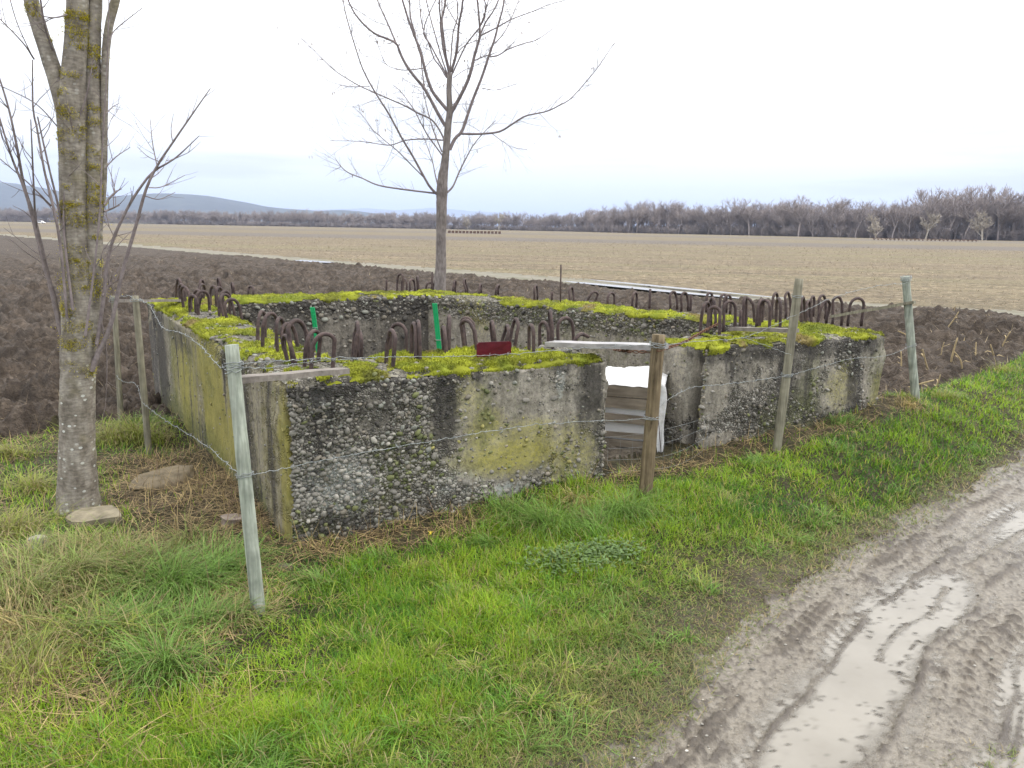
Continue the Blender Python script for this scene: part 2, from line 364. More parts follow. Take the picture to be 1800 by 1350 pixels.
m_simple('crate_wood', (0.10, 0.083, 0.062), (0.235, 0.20, 0.155), 30, (0.15, 0.15, 1))
m_simple('wire', (0.15, 0.165, 0.165), (0.31, 0.33, 0.33), 80, rough=0.5)
m_simple('white_plastic', (0.50, 0.505, 0.51), (0.66, 0.66, 0.655), 9, rough=0.4, bs=0.7, bd=0.02)
m_simple('liner', (0.72, 0.72, 0.71), (0.82, 0.82, 0.81), 8, rough=0.5, bs=0.1)
m_simple('red_metal', (0.055, 0.004, 0.009), (0.10, 0.009, 0.016), 25, rough=0.4)
m_simple('green_plastic', (0.008, 0.23, 0.075), (0.015, 0.33, 0.12), 12, rough=0.45)
m_simple('bark_small', (0.095, 0.08, 0.072), (0.235, 0.21, 0.195), 36, (1, 1, 0.35), bs=0.5)
m_simple('branch', (0.13, 0.108, 0.106), (0.235, 0.20, 0.195), 50, bs=0.3)
m_simple('far_bark', (0.21, 0.18, 0.172), (0.38, 0.335, 0.32), 0.25, bs=0.0)
m_simple('pale_bark', (0.27, 0.24, 0.20), (0.40, 0.36, 0.30), 0.5, bs=0.0)
m_simple('hill', (0.022, 0.028, 0.026), (0.05, 0.06, 0.05), 0.02, bs=0.0)
m_, nt, b = MT['white_plastic'], MT['white_plastic'].node_tree, MT['white_plastic'].node_tree.nodes['Principled BSDF']; old = b.inputs['Base Color'].links[0].from_socket; setc(nt, b, mixc(nt, ramp(nt, noise(nt, pos(nt), 7, 6, .7), [(0.5, 0.0), (0.7, 0.55)]), old, (0.26, 0.235, 0.19)))
# bark of the big tree: smooth grey-brown, white lichen dots low down, moss drawn by its own cushions
m, nt, b = new_mat('bark_big'); p = pos(nt)
n1 = noise(nt, scaled(nt, p, (1, 1, 0.5)), 18, 6, 0.65); n2 = noise(nt, scaled(nt, p, (1, 1, 3)), 30, 4); n3 = noise(nt, p, 5, 4)
c = ramp(nt, n1, [(0.28, (0.105, 0.09, 0.072)), (0.5, (0.20, 0.178, 0.148)), (0.72, (0.32, 0.297, 0.255))])
c = mixc(nt, ramp(nt, n3, [(0.54, 0.0), (0.7, 0.4)]), c, (0.19, 0.17, 0.07))
gz_ = nd(nt, 'ShaderNodeSeparateXYZ', {0: p}).outputs[2]
vs = nd(nt, 'ShaderNodeTexVoronoi', {'Vector': scaled(nt, p, (1, 1, 1.4)), 'Scale': 26.0}); vcol = nd(nt, 'ShaderNodeSeparateColor', {0: vs.outputs['Color']}).outputs[0]
dot = mth(nt, 'MULTIPLY', ramp(nt, mth(nt, 'ADD', vs.outputs['Distance'], mth(nt, 'MULTIPLY', n2, 0.25)), [(0.36, 1.0), (0.42, 0.0)]), ramp(nt, vcol, [(0.62, 0.0), (0.66, 1.0)]))
dot = mth(nt, 'MULTIPLY', dot, ramp(nt, gz_, [(0.0, 0.6), (0.62, 1.0), (0.95, 0.3)]))
c = mixc(nt, 1.0, c, ramp(nt, n2, [(0.35, 0.72), (0.65, 1.2)]), 'MULTIPLY'); c = mixc(nt, dot, c, (0.50, 0.51, 0.47))
setc(nt, b, c); bump(nt, b, mth(nt, 'ADD', n1, mth(nt, 'MULTIPLY', n2, 0.4)), 0.5, 0.008); MT['bark_big'] = m

# ------------------------------------------------------------------ site plan of the ruin (metres)
NC = np.array([-1.14, 3.75]); FL = np.array([-3.70, 7.70]); BO = np.array([-1.0, 9.45]); RE = np.array([2.85, 6.75]); FR = np.array([3.10, 6.30])
u = (FR - NC); LF = np.linalg.norm(u); u /= LF; nin = np.array([-u[1], u[0]])            # along the front, into the ruin
dL = (FL - NC); LL = np.linalg.norm(dL); dL /= LL
dB = (BO - FL); LB = np.linalg.norm(dB); dB /= LB; nB = np.array([dB[1], -dB[0]])
dR = (RE - BO); LR = np.linalg.norm(dR); dR /= LR; nR = np.array([dR[1], -dR[0]])
TF, TL, TB, TR = 0.55, 0.45, 0.48, 0.45
GS0, GS1 = 2.065, 2.90
def inpoly(x, y, poly):
    r = np.zeros(np.shape(x), bool); n = len(poly)
    for k in range(n):
        x0, y0 = poly[k]; x1, y1 = poly[(k + 1) % n]
        c = (y0 > y) != (y1 > y)
        r ^= c & (x < (x1 - x0) * (y - y0) / (y1 - y0 + 1e-12) + x0)
    return r
def dline(x, y, pts):
    """signed distance to a polyline (right side positive) and length along it"""
    best = np.full(np.shape(x), 1e9); sd_ = np.zeros(np.shape(x)); al = np.zeros(np.shape(x)); acc = 0
    for k in range(len(pts) - 1):
        a = np.array(pts[k], float); d = np.array(pts[k + 1], float) - a; L = np.hypot(*d); d /= L
        t = np.clip((x - a[0]) * d[0] + (y - a[1]) * d[1], 0, L)
        ex, ey = x - a[0] - t * d[0], y - a[1] - t * d[1]; dd = np.hypot(ex, ey); s = np.sign(ex * d[1] - ey * d[0])
        m = dd < best; best = np.where(m, dd, best); sd_ = np.where(m, dd * s, sd_); al = np.where(m, acc + t, al); acc += L
    return sd_, al
ROAD = [(-4.5, -3.4), (-1.5, 0.12), (0.26, 2.215), (1.74, 3.92), (3.82, 5.64), (6.6, 8.0), (11.0, 11.6), (18, 17), (30, 25)]
def _smooth(P_, near):
    P_ = np.array(P_, float); out = [P_[0]]
    for k in range(len(P_) - 1):
        p0, p1, p2, p3 = P_[max(k - 1, 0)], P_[k], P_[k + 1], P_[min(k + 2, len(P_) - 1)]; n = 5 if k in near else 1
        for q in range(1, n + 1):
            t = q / n; out.append(p2 if n == 1 else .5 * (2 * p1 + (p2 - p0) * t + (2 * p0 - 5 * p1 + 4 * p2 - p3) * t * t + (3 * p1 - p0 - 3 * p2 + p3) * t ** 3))
    return [tuple(q) for q in out]
ROAD = _smooth(ROAD, (1, 2, 3, 4))
TRACK = [(-600, 640), (-61.5, 93.4), (-10.2, 38.3), (1.9, 26.4), (6.5, 19.8), (9.0, 17.9), (12.5, 15.6), (16, 14)]
PLOUGH = [(-3.45, 6.5), (-2.6, 6.5), (-1.0, 8.5), (2.4, 6.6), (3.2, 6.55), (3.75, 6.85), (5.2, 8.1), (6.7, 9.7), (9.8, 12.6), (14.5, 14.6), (12.5, 15.6), (9.0, 17.9), (6.5, 19.8), (1.9, 26.4), (-10.2, 38.3), (-61.5, 93.4), (-600, 640), (-600, -60), (-16, -12), (-6.3, 2.2), (-4.6, 4.9), (-4.0, 5.75)]
RUIN = [tuple(NC + 0.2 * u + 0.25 * nin), tuple(FL + 0.2 * (u + nB)), tuple(BO + np.array([0, -0.3])), tuple(RE + np.array([-0.2, -0.1])), tuple(FR - 0.2 * u + 0.2 * nin)]
def region(x, y):
    j = 0.10 * fb2(x * 2.3, y * 2.3, 3, 40) + 0.05 * fb2(x * 9, y * 9, 2, 43)
    rc, ra = dline(x, y, ROAD)
    tc_, ta = dline(x, y, TRACK)
    far_ = tc_ < 0
    r = np.zeros(np.shape(x), int)
    r[far_ & (y > 5)] = 3
    r[inpoly(x + j, y + j, PLOUGH)] = 2
    r[(rc + 1.5 * j > 0.0)] = 1
    r[(np.abs(tc_) < 1.15 + 3 * j) & (y > 8)] = 4
    r[inpoly(x, y, RUIN)] = 5
    return r, rc, ra, tc_
def road_relief(c, a, xx, yy):
    a = xx * .70 + yy * .714; w = 0.035 * fb2(xx * 3, yy * 3, 2, 31); cc = c + w
    hi = 0.013 * np.clip(fb2(a * 24, c * 42, 2, 36) - .10, 0, 1) * (.35 + 1.1 * sst(-.3, .4, vn2(xx * 3.1, yy * 3.1, 38))) + .014 * np.clip(fb2(a * 42, c * 60, 2, 46) - .15, 0, 1)
    lg = 0 * c
    for c0, wd, ph, dep in ((0.10, 0.13, 0.0, 0.010), (0.30, 0.10, 0.5, 0.009), (0.86, 0.15, 0.4, 0.011), (1.22, 0.17, 0.1, 0.011), (1.65, 0.18, 0.7, 0.010), (2.1, 0.3, 0.3, 0.010)):
        q = np.abs(cc - c0); inside = sst(wd, wd * 0.7, q)
        lug = np.clip(np.sin(2 * np.pi * ((a + 0.6 * q + .012 * fb2(xx * 9, yy * 9, 2, 47)) / 0.066 + ph)) * .75 + .55 * np.cos(2 * np.pi * (cc - c0) / 0.082), -.4, 1.1)
        lg = lg + inside * dep * np.clip(lug, -.4, 1) * (0.55 + 0.9 * vn2(xx * 2.2, yy * 2.2, 37)) + .011 * np.exp(-((q - wd) / .014) ** 2) * (.55 + .6 * vn2(a * 5, c * 6, 48)) - .006 * inside
    h = 0.007 * fb2(xx * 4, yy * 4, 3, 33) + hi + lg - 0.004
    h = h - 0.034 * np.exp(-((cc - 0.53) / 0.18) ** 2) * (0.80 + 0.55 * vn2(a * 1.3, c * 0 + 3, 39)) + 0.016 * np.exp(-((cc - 0.56) / 0.025) ** 2) * (vn2(a * 2.1, c * 0 + 7, 41) > -.3)
    h = h - 0.02 * np.exp(-((cc - 1.05) / 0.10) ** 2)
    return h, np.clip((hi + np.maximum(lg, 0) * .75) / .0075, 0, 1)  # second value: mask for dark mud and painted shade on clods and lugs
def height(x, y, reg=None):
    x = np.asarray(x, float); y = np.asarray(y, float)
    if reg is None: reg = region(x, y)
    r, rc, ra, tc_ = reg
    s = (x - NC[0]) * u[0] + (y - NC[1]) * u[1]; t = (x - NC[0]) * u[1] - (y - NC[1]) * u[0]      # t > 0 in front of the wall
    d = np.hypot(x, y)
    wall = 0.052 * np.clip(s, 0, 6.0) * sst(-9, -3.5, -np.abs(t + 1.5) + 1.5) * sst(24, 12, d)
    road_z = -0.03 + 0.035 * np.clip(s - 3.6, 0, 6.0) * sst(24, 12, d)
    k = sst(-0.85, -0.05, rc)
    z = wall * (1 - k) + road_z * k
    # bank round the tree and the left corner post
    z = z + 0.07 * np.exp(-((x + 2.0) ** 2 + (y - 3.7) ** 2) / 0.9) * (1 - k)
    z = z - 0.16 * sst(-2.3, -3.6, x) * sst(4.4, 2.6, y) + .05 * fb2(x * 1.9, y * 1.9, 2, 84) * sst(-.9, -1.5, x) * sst(9, 6, d)
    near = sst(60, 20, d)
    z = z + (0.05 * sst(.3, 0.02, t) * sst(-.5, 0, s) * (t > -.4) * (s < 5.3)) * (.6 + .8 * fb2(x * 5, y * 5, 3, 81)) * (1 - k)
    isr, isp, iss, isf = (r == 1), (r == 2), (r == 3), (r == 5)
    z = z + np.where(r == 0, 0.028 * fb2(x * 2.1, y * 2.1, 3, 3) + 0.014 * fb2(x * 9, y * 9, 2, 5), 0)
    # ploughed soil
    if isp.any():
        xx, yy = x[isp], y[isp]; wx = xx + 0.25 * fb2(xx * 1.5, yy * 1.5, 2, 8); wy = yy + 0.25 * fb2(xx * 1.5 + 9, yy * 1.5, 2, 9)
        c1, i1 = wor2(wx * 1.7, wy * 2.9, 11); c2, i2 = wor2(wx * 7.5, wy * 9.0, 21)
        fade = near[isp]
        h = 0.115 * np.sin(2 * np.pi * (wy * 0.93 + wx * 0.22) / 0.66) * (0.6 + 0.6 * vn2(xx * 0.8, yy * 0.8, 4)) + 0.17 * (i1 * 0.9 + 0.2) * np.clip(0.75 - c1, 0, 1) + 0.11 * (i2 + 0.1) * np.clip(0.8 - c2, 0, 1) + 0.06 * fb2(xx * 14, yy * 14, 3, 6) + .05 * np.clip(.6 - wor2(xx * 15, yy * 15, 26)[0], 0, 1)
        edge = sst(0.0, 0.35, np.abs(dline(xx, yy, PLOUGH[:12] )[0]))
        z[isp] += h * fade * (1 + .35 * sst(-2, -4, xx)) - 0.10 * near[isp]
    if iss.any():
        xx, yy = x[iss], y[iss]
        z[iss] += near[iss] * (0.04 * fb2(xx * 2, yy * 3, 4, 16)) - 0.02
    if isr.any():
        c = rc[isr]; a = ra[isr]; xx, yy = x[isr], y[isr]; w = 0.035 * fb2(xx * 3, yy * 3, 2, 31); cc = c + w
        h = road_relief(c, a, xx, yy)[0]
        z[isr] += h * near[isr]
    if (r == 4).any():
        k4 = r == 4; z[k4] += -0.02 - 0.05 * near[k4] * (np.exp(-((np.abs(tc_[k4]) - 0.75) / 0.22) ** 2)) + 0.015 * fb2(x[k4] * 2, y[k4] * 2, 3, 50)
    if isf.any():
        xx, yy = x[isf], y[isf]; din = sst(0.0, .5, -t[isf] - .24); z[isf] = wall[isf] * (1 - din) + 0.20 * din + 0.05 * fb2(xx * 2, yy * 2, 3, 60) + 0.05 * np.clip(0.6 - wor2(xx * 7, yy * 7, 63)[0], 0, 1)
    return z
# ------------------------------------------------------------------ terrain: one polar sheet cut into its regions
def water_level(x, y):
    s = (x - NC[0]) * u[0] + (y - NC[1]) * u[1]
    return -0.03 + 0.035 * np.clip(s - 3.6, 0, 6.0) - 0.0142
def terrain():
    rs = [0.05, 0.3, 0.7, 1.1, 1.4]
    r = 1.6
    while r < 19000:
        rs.append(r); r *= 1.0052 if r < 14 else (1.009 if r < 60 else 1.06)
    rs = np.array(rs); A = math.radians(50)
    th = np.concatenate([np.linspace(-A, A, 740), np.linspace(A, 2 * np.pi - A, 50)[1:]])
    nr, nc = len(rs), len(th)
    x = (rs[:, None] * np.sin(th)[None]).ravel(); y = (rs[:, None] * np.cos(th)[None]).ravel()
    reg = region(x, y); z = height(x, y, reg)
    V = np.stack([x, y, z], 1)
    i = np.arange(nr - 1)[:, None] * nc; j = np.arange(nc - 1)[None]; j2 = (j + 1) % nc
    q = np.stack([i + j, i + nc + j, i + nc + j2, i + j2], -1).reshape(-1, 4)
    q = np.stack([i + j2, i + nc + j2, i + nc + j, i + j], -1).reshape(-1, 4)
    cx, cy = x[q].mean(1), y[q].mean(1); fr = region(cx, cy)[0]
    rc = reg[1]
    wet = np.exp(-((rc - 0.53) / 0.2) ** 2) * 0.8 + np.exp(-((rc - 1.15) / 0.16) ** 2) * 0.5
    wet = np.clip(wet * (0.7 + 0.6 * fb2(x * 1.3, y * 1.3, 2, 71)), 0, 1)
    lev = water_level(x, y); wet = np.maximum(wet, sst(.014, .002, z - lev) * (reg[0] == 1) * (np.hypot(x, y) < 14))
    mud_shade = np.zeros_like(x); nr_ = (rc > -.2) & (np.hypot(x, y) < 30); mud_shade[nr_] = road_relief(rc[nr_], reg[2][nr_], x[nr_], y[nr_])[1]  # raised road mud: dark moist colour and painted relief shade
    worn = sst(-.4, .0, rc * (1 + 1.6 * sst(1.0, 2.6, x)) + .10 * fb2(x * 2, y * 2, 3, 72))
    colw = np.stack([wet, mud_shade, worn], 1)
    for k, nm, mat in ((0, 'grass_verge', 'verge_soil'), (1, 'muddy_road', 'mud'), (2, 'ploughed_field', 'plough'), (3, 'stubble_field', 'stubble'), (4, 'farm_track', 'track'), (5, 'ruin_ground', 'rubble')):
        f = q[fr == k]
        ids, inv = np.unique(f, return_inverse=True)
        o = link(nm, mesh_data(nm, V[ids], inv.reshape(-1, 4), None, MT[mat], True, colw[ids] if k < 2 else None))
        o['kind'] = 'structure'
terrain()
def hz(x, y): return float(height(np.array([x]), np.array([y]))[0])
def G(px, py, z0=0.0):
    """ground point under a picture point"""
    z = z0
    for _ in range(12):
        q = P(px, py, z); z = 0.5 * z + 0.5 * hz(q[0], q[1])
    q = P(px, py, z); q[2] = hz(q[0], q[1]); return q

# puddles: flat water in the low ruts of the road, and along the farm track
def road_pt(a, c):
    acc = 0
    for k in range(len(ROAD) - 1):
        p0, p1 = np.array(ROAD[k]), np.array(ROAD[k + 1]); L = np.linalg.norm(p1 - p0)
        if a <= acc + L or k == len(ROAD) - 2:
            d = (p1 - p0) / L; return p0 + d * (a - acc) + c * np.array([d[1], -d[0]])
        acc += L
def puddle(center, along, La, Lc, z, seed):
    d = np.array(along) / np.linalg.norm(along); n = np.array([d[1], -d[0]]); k = 64
    an = np.linspace(0, 2 * np.pi, k, endpoint=False); rr = 1 + 0.28 * fb2(np.cos(an) * 2 + seed, np.sin(an) * 2, 3, seed)
    ring = np.array(center)[None] + (np.cos(an) * La * rr)[:, None] * d + (np.sin(an) * Lc * rr)[:, None] * n
    V = np.concatenate([np.c_[ring, np.full(k, z)], [[center[0], center[1], z]]])
    t = [(k, i, (i + 1) % k) for i in range(k)]
    o = link('puddle', mesh_data('puddle', V, None, t, MT['water'], False, np.ones((len(V), 3)))); o['kind'] = 'structure'
def rut_water(a_from, a_to, c0, hw):
    aa = np.linspace(a_from, a_to, 420); cs = np.linspace(c0 - hw, c0 + hw, 44); V = []
    mid = np.array([road_pt(q, c0) for q in aa]); kern = np.ones(61) / 61
    mid = np.stack([np.convolve(np.pad(mid[:, k], 30, mode='reflect', reflect_type='odd'), kern, mode='valid') for k in (0, 1)], 1)
    tn = np.gradient(mid, axis=0); tn /= np.linalg.norm(tn, axis=1)[:, None]; nn = np.stack([tn[:, 1], -tn[:, 0]], 1)
    for q in range(420): V.append(mid[q][None] + nn[q][None] * np.linspace(-hw, hw, 44)[:, None])
    V = np.concatenate(V); z = water_level(V[:, 0], V[:, 1]); ci_ = np.tile(np.linspace(-1, 1, 44), 420); ai_ = np.repeat(np.linspace(-1, 1, 420), 44); dp = sst(-.001, .010, z - height(V[:, 0], V[:, 1])) * sst(1, .72, np.abs(ci_)) * sst(1, .95, np.abs(ai_)); V = np.c_[V, z]
    o = link('puddle', mesh_data('puddle', V, grid_quads(420, 44), None, MT['water'], True, np.stack([dp] * 3, 1))); o['kind'] = 'structure'
_, a0 = dline(np.array([1.2]), np.array([2.9]), ROAD); a0 = float(a0[0])
rut_water(a0 - 1.6, a0 + 5.5, 0.53, 0.29); rut_water(a0 - 1.6, a0 + 4.0, 1.05, 0.13)
for (xa, ya), (xb, yb), w in (((1.6, 25.7), (6.0, 19.9), 0.30), ((2.7, 26.5), (7.2, 20.2), 0.18), ((-10.6, 37.9), (-8.3, 35.6), 0.5)):
    puddle(((xa + xb) / 2, (ya + yb) / 2), (xb - xa, yb - ya), math.hypot(xb - xa, yb - ya) / 2, w, 0.012, int(xa * 3) + 40)

# ------------------------------------------------------------------ the ruin
ruin = empty('concrete_ruin', (0.3, 6.4, 0.0))
tag(ruin, 'roofless concrete bunker ruin of pebbly walls capped with bright moss and rusty rebar loops', 'ruin')
class Block:
    def __init__(s, O, du, L, dw, T, z0, za, zb, er=0.022, sharp=(), seed=0):
        s.O, s.du, s.L, s.dw, s.T, s.z0, s.za, s.zb, s.er, s.sharp, s.seed = np.array(O), du, L, dw, T, z0, za, zb, er, sharp, seed
    def top(s, a): return s.za + (s.zb - s.za) * a / s.L
    def base(s, a, w, z):
        return np.stack([s.O[0] + s.du[0] * a + s.dw[0] * w, s.O[1] + s.du[1] * a + s.dw[1] * w, z], 1)
    def displace(s, a, w, z, rough):
        p = s.base(a, w, z); R = 0.05
        dist = {'F': w, 'B': s.T - w, 'L': a, 'R': s.L - a, 'T': s.top(a) - z}
        nrm = {'F': np.r_[s.dw, 0], 'B': np.r_[-s.dw, 0], 'L': np.r_[s.du, 0], 'R': np.r_[-s.du, 0], 'T': np.array([0, 0, -1.0])}
        act = [k for k in 'FBLRT' if k not in s.sharp]
        off = np.zeros_like(p); out = np.zeros_like(p)
        ern = s.er * (0.8 + 1.3 * fb3(p * 7, 3, 90 + s.seed))
        for k in act:
            wt_ = 1 - sst(0, R, dist[k]); oth = np.min([dist[j] for j in act if j != k], axis=0)
            off += nrm[k] * (wt_ * ern * (1 - sst(0, R, oth)))[:, None]
            out -= nrm[k] * np.clip(1 - dist[k] / 0.012, 0, 1)[:, None]
        ln = np.linalg.norm(out, axis=1); out = out / np.maximum(ln, 1e-6)[:, None]; out[ln < 1e-6] = 0
        b = 0.014 * fb3(p * 3.2, 2, 12) + rough * (0.011 * fb3(p * 34, 2, 31) + 0.020 * fb3(p * 9, 3, 32) - .022 * np.clip(fb3(p * 5, 2, 35) - .22, 0, 1)) + 0.002 * fb3(p * 60, 1, 33)
        return p + off + out * b[:, None]
    def face(s, k, res, maskfn):
        nz = max(2, int((max(s.za, s.zb) - s.z0) / res) + 1); na = max(2, int(s.L / res) + 1); nw = max(2, int(s.T / res) + 1)
        if k in 'FB':
            a, zz = np.meshgrid(np.linspace(0, s.L, na), np.linspace(0, 1, nz)); w = np.full(a.shape, 0.0 if k == 'F' else s.T); z = s.z0 + zz * (s.top(a) - s.z0)
        elif k in 'LR':
            w, zz = np.meshgrid(np.linspace(0, s.T, nw), np.linspace(0, 1, nz)); a = np.full(w.shape, 0.0 if k == 'L' else s.L); z = s.z0 + zz * (s.top(a) - s.z0)
        else:
            a, w = np.meshgrid(np.linspace(0, s.L, na), np.linspace(0, s.T, nw)); z = s.top(a)
        sh = a.shape; a, w, z = a.ravel(), w.ravel(), z.ravel()
        c1, c2 = maskfn(k, s, a, w, z)
        V = s.displace(a, w, z, 1 - 0.85 * c1[:, 0])
        q = grid_quads(*sh)
        if k in 'BLT' and True: pass
        return V, q, c1, c2
    def build(s, name, faces, maskfn):
        VV, QQ, A1, A2, n = [], [], [], [], 0
        for k, res in faces:
            V, q, c1, c2 = s.face(k, res, maskfn); VV.append(V); QQ.append(q + n); A1.append(c1); A2.append(c2); n += len(V)
        return link(name, mesh_data(name, np.concatenate(VV), np.concatenate(QQ), None, MT['concrete'], True, np.concatenate(A1), np.concatenate(A2)), ruin)
def ell(x, y, cx, cy, rx, ry, soft=0.62):
    return 1 - sst(1 - soft, 1 + soft, np.hypot((x - cx) / rx, (y - cy) / ry))
def onwall(px, py, O, du):
    """(along, height) where the sight line to a picture point meets the vertical plane of a wall"""
    d = ray(px, py); n = np.array([-du[1], du[0]]); t = ((np.array(O) - CAM[:2]) @ n) / (d[:2] @ n); q = CAM + d * t
    return (q[:2] - np.array(O)) @ du, q[2], t * FPX
def patches(lst, O, du, a, z):
    m = np.zeros_like(a)
    for px, py, rx, ry, wgt in lst:
        ca, cz, dep = onwall(px, py, O, du); d2 = np.array(onwall(px + rx, py, O, du)[:2]); ra_ = max(abs(d2[0] - ca), 1e-3); rz = ry * dep / FPX
        m = np.maximum(m, wgt * ell(a, z, ca, cz, ra_, rz))
    return m
FRONT = dict(
 sm=[(905, 720, 105, 65, 1), (890, 800, 95, 55, 1), (1000, 740, 60, 70, .8), (860, 690, 70, 40, .7), (1010, 800, 50, 60, .75), (925, 655, 110, 22, .7), (1055, 660, 25, 60, 1), (1010, 650, 40, 40, .7), (890, 850, 40, 30, .8), (780, 740, 30, 60, .5), (660, 730, 40, 45, .45),
     (1250, 680, 35, 75, 1), (1320, 650, 60, 50, .65), (1260, 790, 40, 30, .95), (1470, 690, 35, 45, .8), (1540, 650, 25, 90, .8), (1420, 650, 60, 70, .55), (1400, 770, 90, 30, .7)],
 li=[(900, 800, 95, 38, .75), (855, 765, 40, 60, .6), (1005, 800, 48, 70, .55), (825, 705, 35, 50, .45), (930, 770, 60, 40, .6), (1480, 680, 30, 50, .45), (1545, 690, 18, 50, .5), (760, 770, 50, 30, .25), (980, 880, 60, 25, .2)],
 dk=[(782, 725, 24, 70, .95), (590, 678, 80, 26, .9), (740, 655, 120, 24, .8), (660, 715, 42, 60, .6), (1035, 690, 22, 70, .75), (960, 640, 60, 20, .6), (880, 660, 60, 18, .5), (690, 760, 40, 70, .35), (600, 930, 80, 35, .6), (740, 940, 120, 25, .5), (1050, 790, 30, 70, .35), (560, 760, 30, 90, .3),
     (1330, 615, 120, 22, .75), (1480, 605, 100, 24, .7), (1390, 680, 30, 90, .55), (1300, 640, 25, 40, .6), (1500, 680, 16, 60, .7), (1440, 740, 60, 30, .5), (1340, 730, 40, 50, .45)],
 gr=[(690, 820, 60, 60, .5), (560, 930, 60, 40, .65), (640, 900, 90, 50, .45), (760, 820, 60, 60, .4), (830, 760, 40, 80, .35), (1020, 840, 60, 50, .45), (1390, 740, 60, 60, .75), (1470, 760, 80, 40, .8), (1545, 650, 22, 100, .55), (1430, 700, 40, 60, .4), (1190, 700, 40, 100, .4)],
 wh=[(565, 705, 25, 40, .6), (890, 862, 30, 18, .8), (985, 650, 10, 70, .7), (600, 850, 80, 75, .7), (1240, 650, 14, 60, .4), (660, 640, 60, 30, .35), (800, 850, 60, 40, .5), (1420, 800, 50, 20, .2)])
def mask_front(k, s, a, w, z):
    O, du = NC, u
    p = s.base(a, w, z); aa = (p[:, :2] - NC) @ u
    g = {n: patches(l, O, du, aa, z) for n, l in FRONT.items()}
    n = fb3(p * np.array([5, 5, 1.2]), 3, 55)
    sm, li, dk, gr, wh, st = g['sm'], g['li'], g['dk'], g['gr'], g['wh'], np.zeros_like(a)
    ns = fb3(p * np.array([11, 11, .9]), 3, 155); dk = np.clip(dk + 1.5 * np.clip(ns - .08, 0, 1) * sst(0.05, 0.9, z) * (1 - .6 * li) + 0.25 * np.clip(n, 0, 1), 0, 1); gr = np.clip(gr + .8 * np.clip(fb3(p * np.array([6, 6, 1.3]), 3, 156) - .12, 0, 1), 0, 1)
    if k in 'LR':
        sm = np.full_like(a, 0.8) - .5 * sst(.45, .25, z); li = np.full_like(a, .22) + .3 * n; dk = 0.05 + 0.3 * n; gr = 0.15 + 0.2 * n; wh = wh * 0; st = np.full_like(a, 0.0)
        if k == 'L' and abs(s.O[0] - NC[0]) < 0.01: st = np.full_like(a, 0.5); sm[:] = 0.5; al = (p[:, :2] - NC) @ dL; li = .95 * ell(al, z, .07, .42, .09, .45) + .5 * ell(al, z, .05, .15, .06, .3); dk = .7 * ell(al, z, .33, .45, .07, .7); gr = .3 + .4 * n
    if k == 'B': sm = np.full_like(a, .6); dk = .45 + .3 * n; gr = gr * 0 + .3; li = li * 0; wh = wh * 0
    if k == 'T': sm = np.full_like(a, .35); dk = .3 + .3 * n; gr = np.full_like(a, .35)
    return np.stack([sm, li, np.clip(dk, 0, 1)], 1), np.stack([np.clip(gr, 0, 1), wh, st], 1)
LEFT = dict(
 li=[(372, 720, 26, 110, 1), (322, 690, 22, 100, .8), (402, 770, 14, 60, 1), (385, 800, 18, 40, .9), (345, 640, 20, 60, .6), (258, 650, 8, 110, 1), (478, 850, 14, 90, 1), (300, 760, 12, 60, .7)],
 dk=[(281, 640, 9, 140, 1), (405, 640, 22, 50, .8), (425, 760, 12, 120, .7), (352, 770, 8, 60, .5), (310, 600, 24, 22, .6), (440, 850, 10, 100, .6)],
 ag=[(400, 620, 32, 55, 1), (425, 740, 14, 110, .8), (430, 860, 22, 60, .7), (360, 585, 40, 22, .8)])
def mask_left(k, s, a, w, z):
    p = s.base(a, w, z); n = fb3(p * np.array([4.5, 4.5, 0.9]), 3, 57); n2 = fb3(p * 3, 3, 58); al = (p[:, :2] - NC) @ dL
    if k in 'FB' and s.dw @ u > 0 and k == 'F':
        q = {k_: patches(l_, NC, dL, al, z) for k_, l_ in LEFT.items()}
        nv = fb3(p * np.array([16, 16, 1.1]), 3, 157)
        sm = np.full_like(a, .9) - 0.85 * sst(0.78, 0.93, z + 0.12 * n2) * sst(2.6, 1.6, al) - .8 * q['ag']
        li = np.clip(q['li'] * (1.0 + .7 * nv) + .3 * sst(-.1, .3, n), 0, 1); dk = np.clip(0.04 + 0.9 * q['dk'] + .9 * sst(.25, .55, -nv) * .7, 0, 1)
        gr = np.clip(0.30 + 0.45 * n2 + .6 * sst(.35, .05, z), 0, 1); wh = 0.35 * sst(0.1, 0.4, n2); st = np.full_like(a, 0.25)
    else:
        sm = 0.45 + 0.4 * n2; li = a * 0; dk = 0.5 + 0.35 * n; gr = 0.25 + .2 * n; wh = a * 0; st = a * 0
    return np.stack([sm, np.clip(li, 0, 1), np.clip(dk, 0, 1)], 1), np.stack([np.clip(gr, 0, 1), wh, st], 1)
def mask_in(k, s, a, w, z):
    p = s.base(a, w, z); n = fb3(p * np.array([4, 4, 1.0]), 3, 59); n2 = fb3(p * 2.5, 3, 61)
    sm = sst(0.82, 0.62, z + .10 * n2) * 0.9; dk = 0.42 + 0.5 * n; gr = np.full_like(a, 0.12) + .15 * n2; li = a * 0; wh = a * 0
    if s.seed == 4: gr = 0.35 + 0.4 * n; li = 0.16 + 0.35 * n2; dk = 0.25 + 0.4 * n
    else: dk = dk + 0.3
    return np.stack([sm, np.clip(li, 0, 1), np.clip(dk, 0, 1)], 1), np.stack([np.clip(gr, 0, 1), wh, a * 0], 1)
Z0 = -0.25
bF = Block(NC, u, GS0, nin, TF, Z0, 0.93, 0.915, 0.032, (), 1)
bG = Block(NC + u * 3.26, u, LF - 3.26, nin, TF, Z0, 0.915, 0.90, 0.022, ('L',), 2)
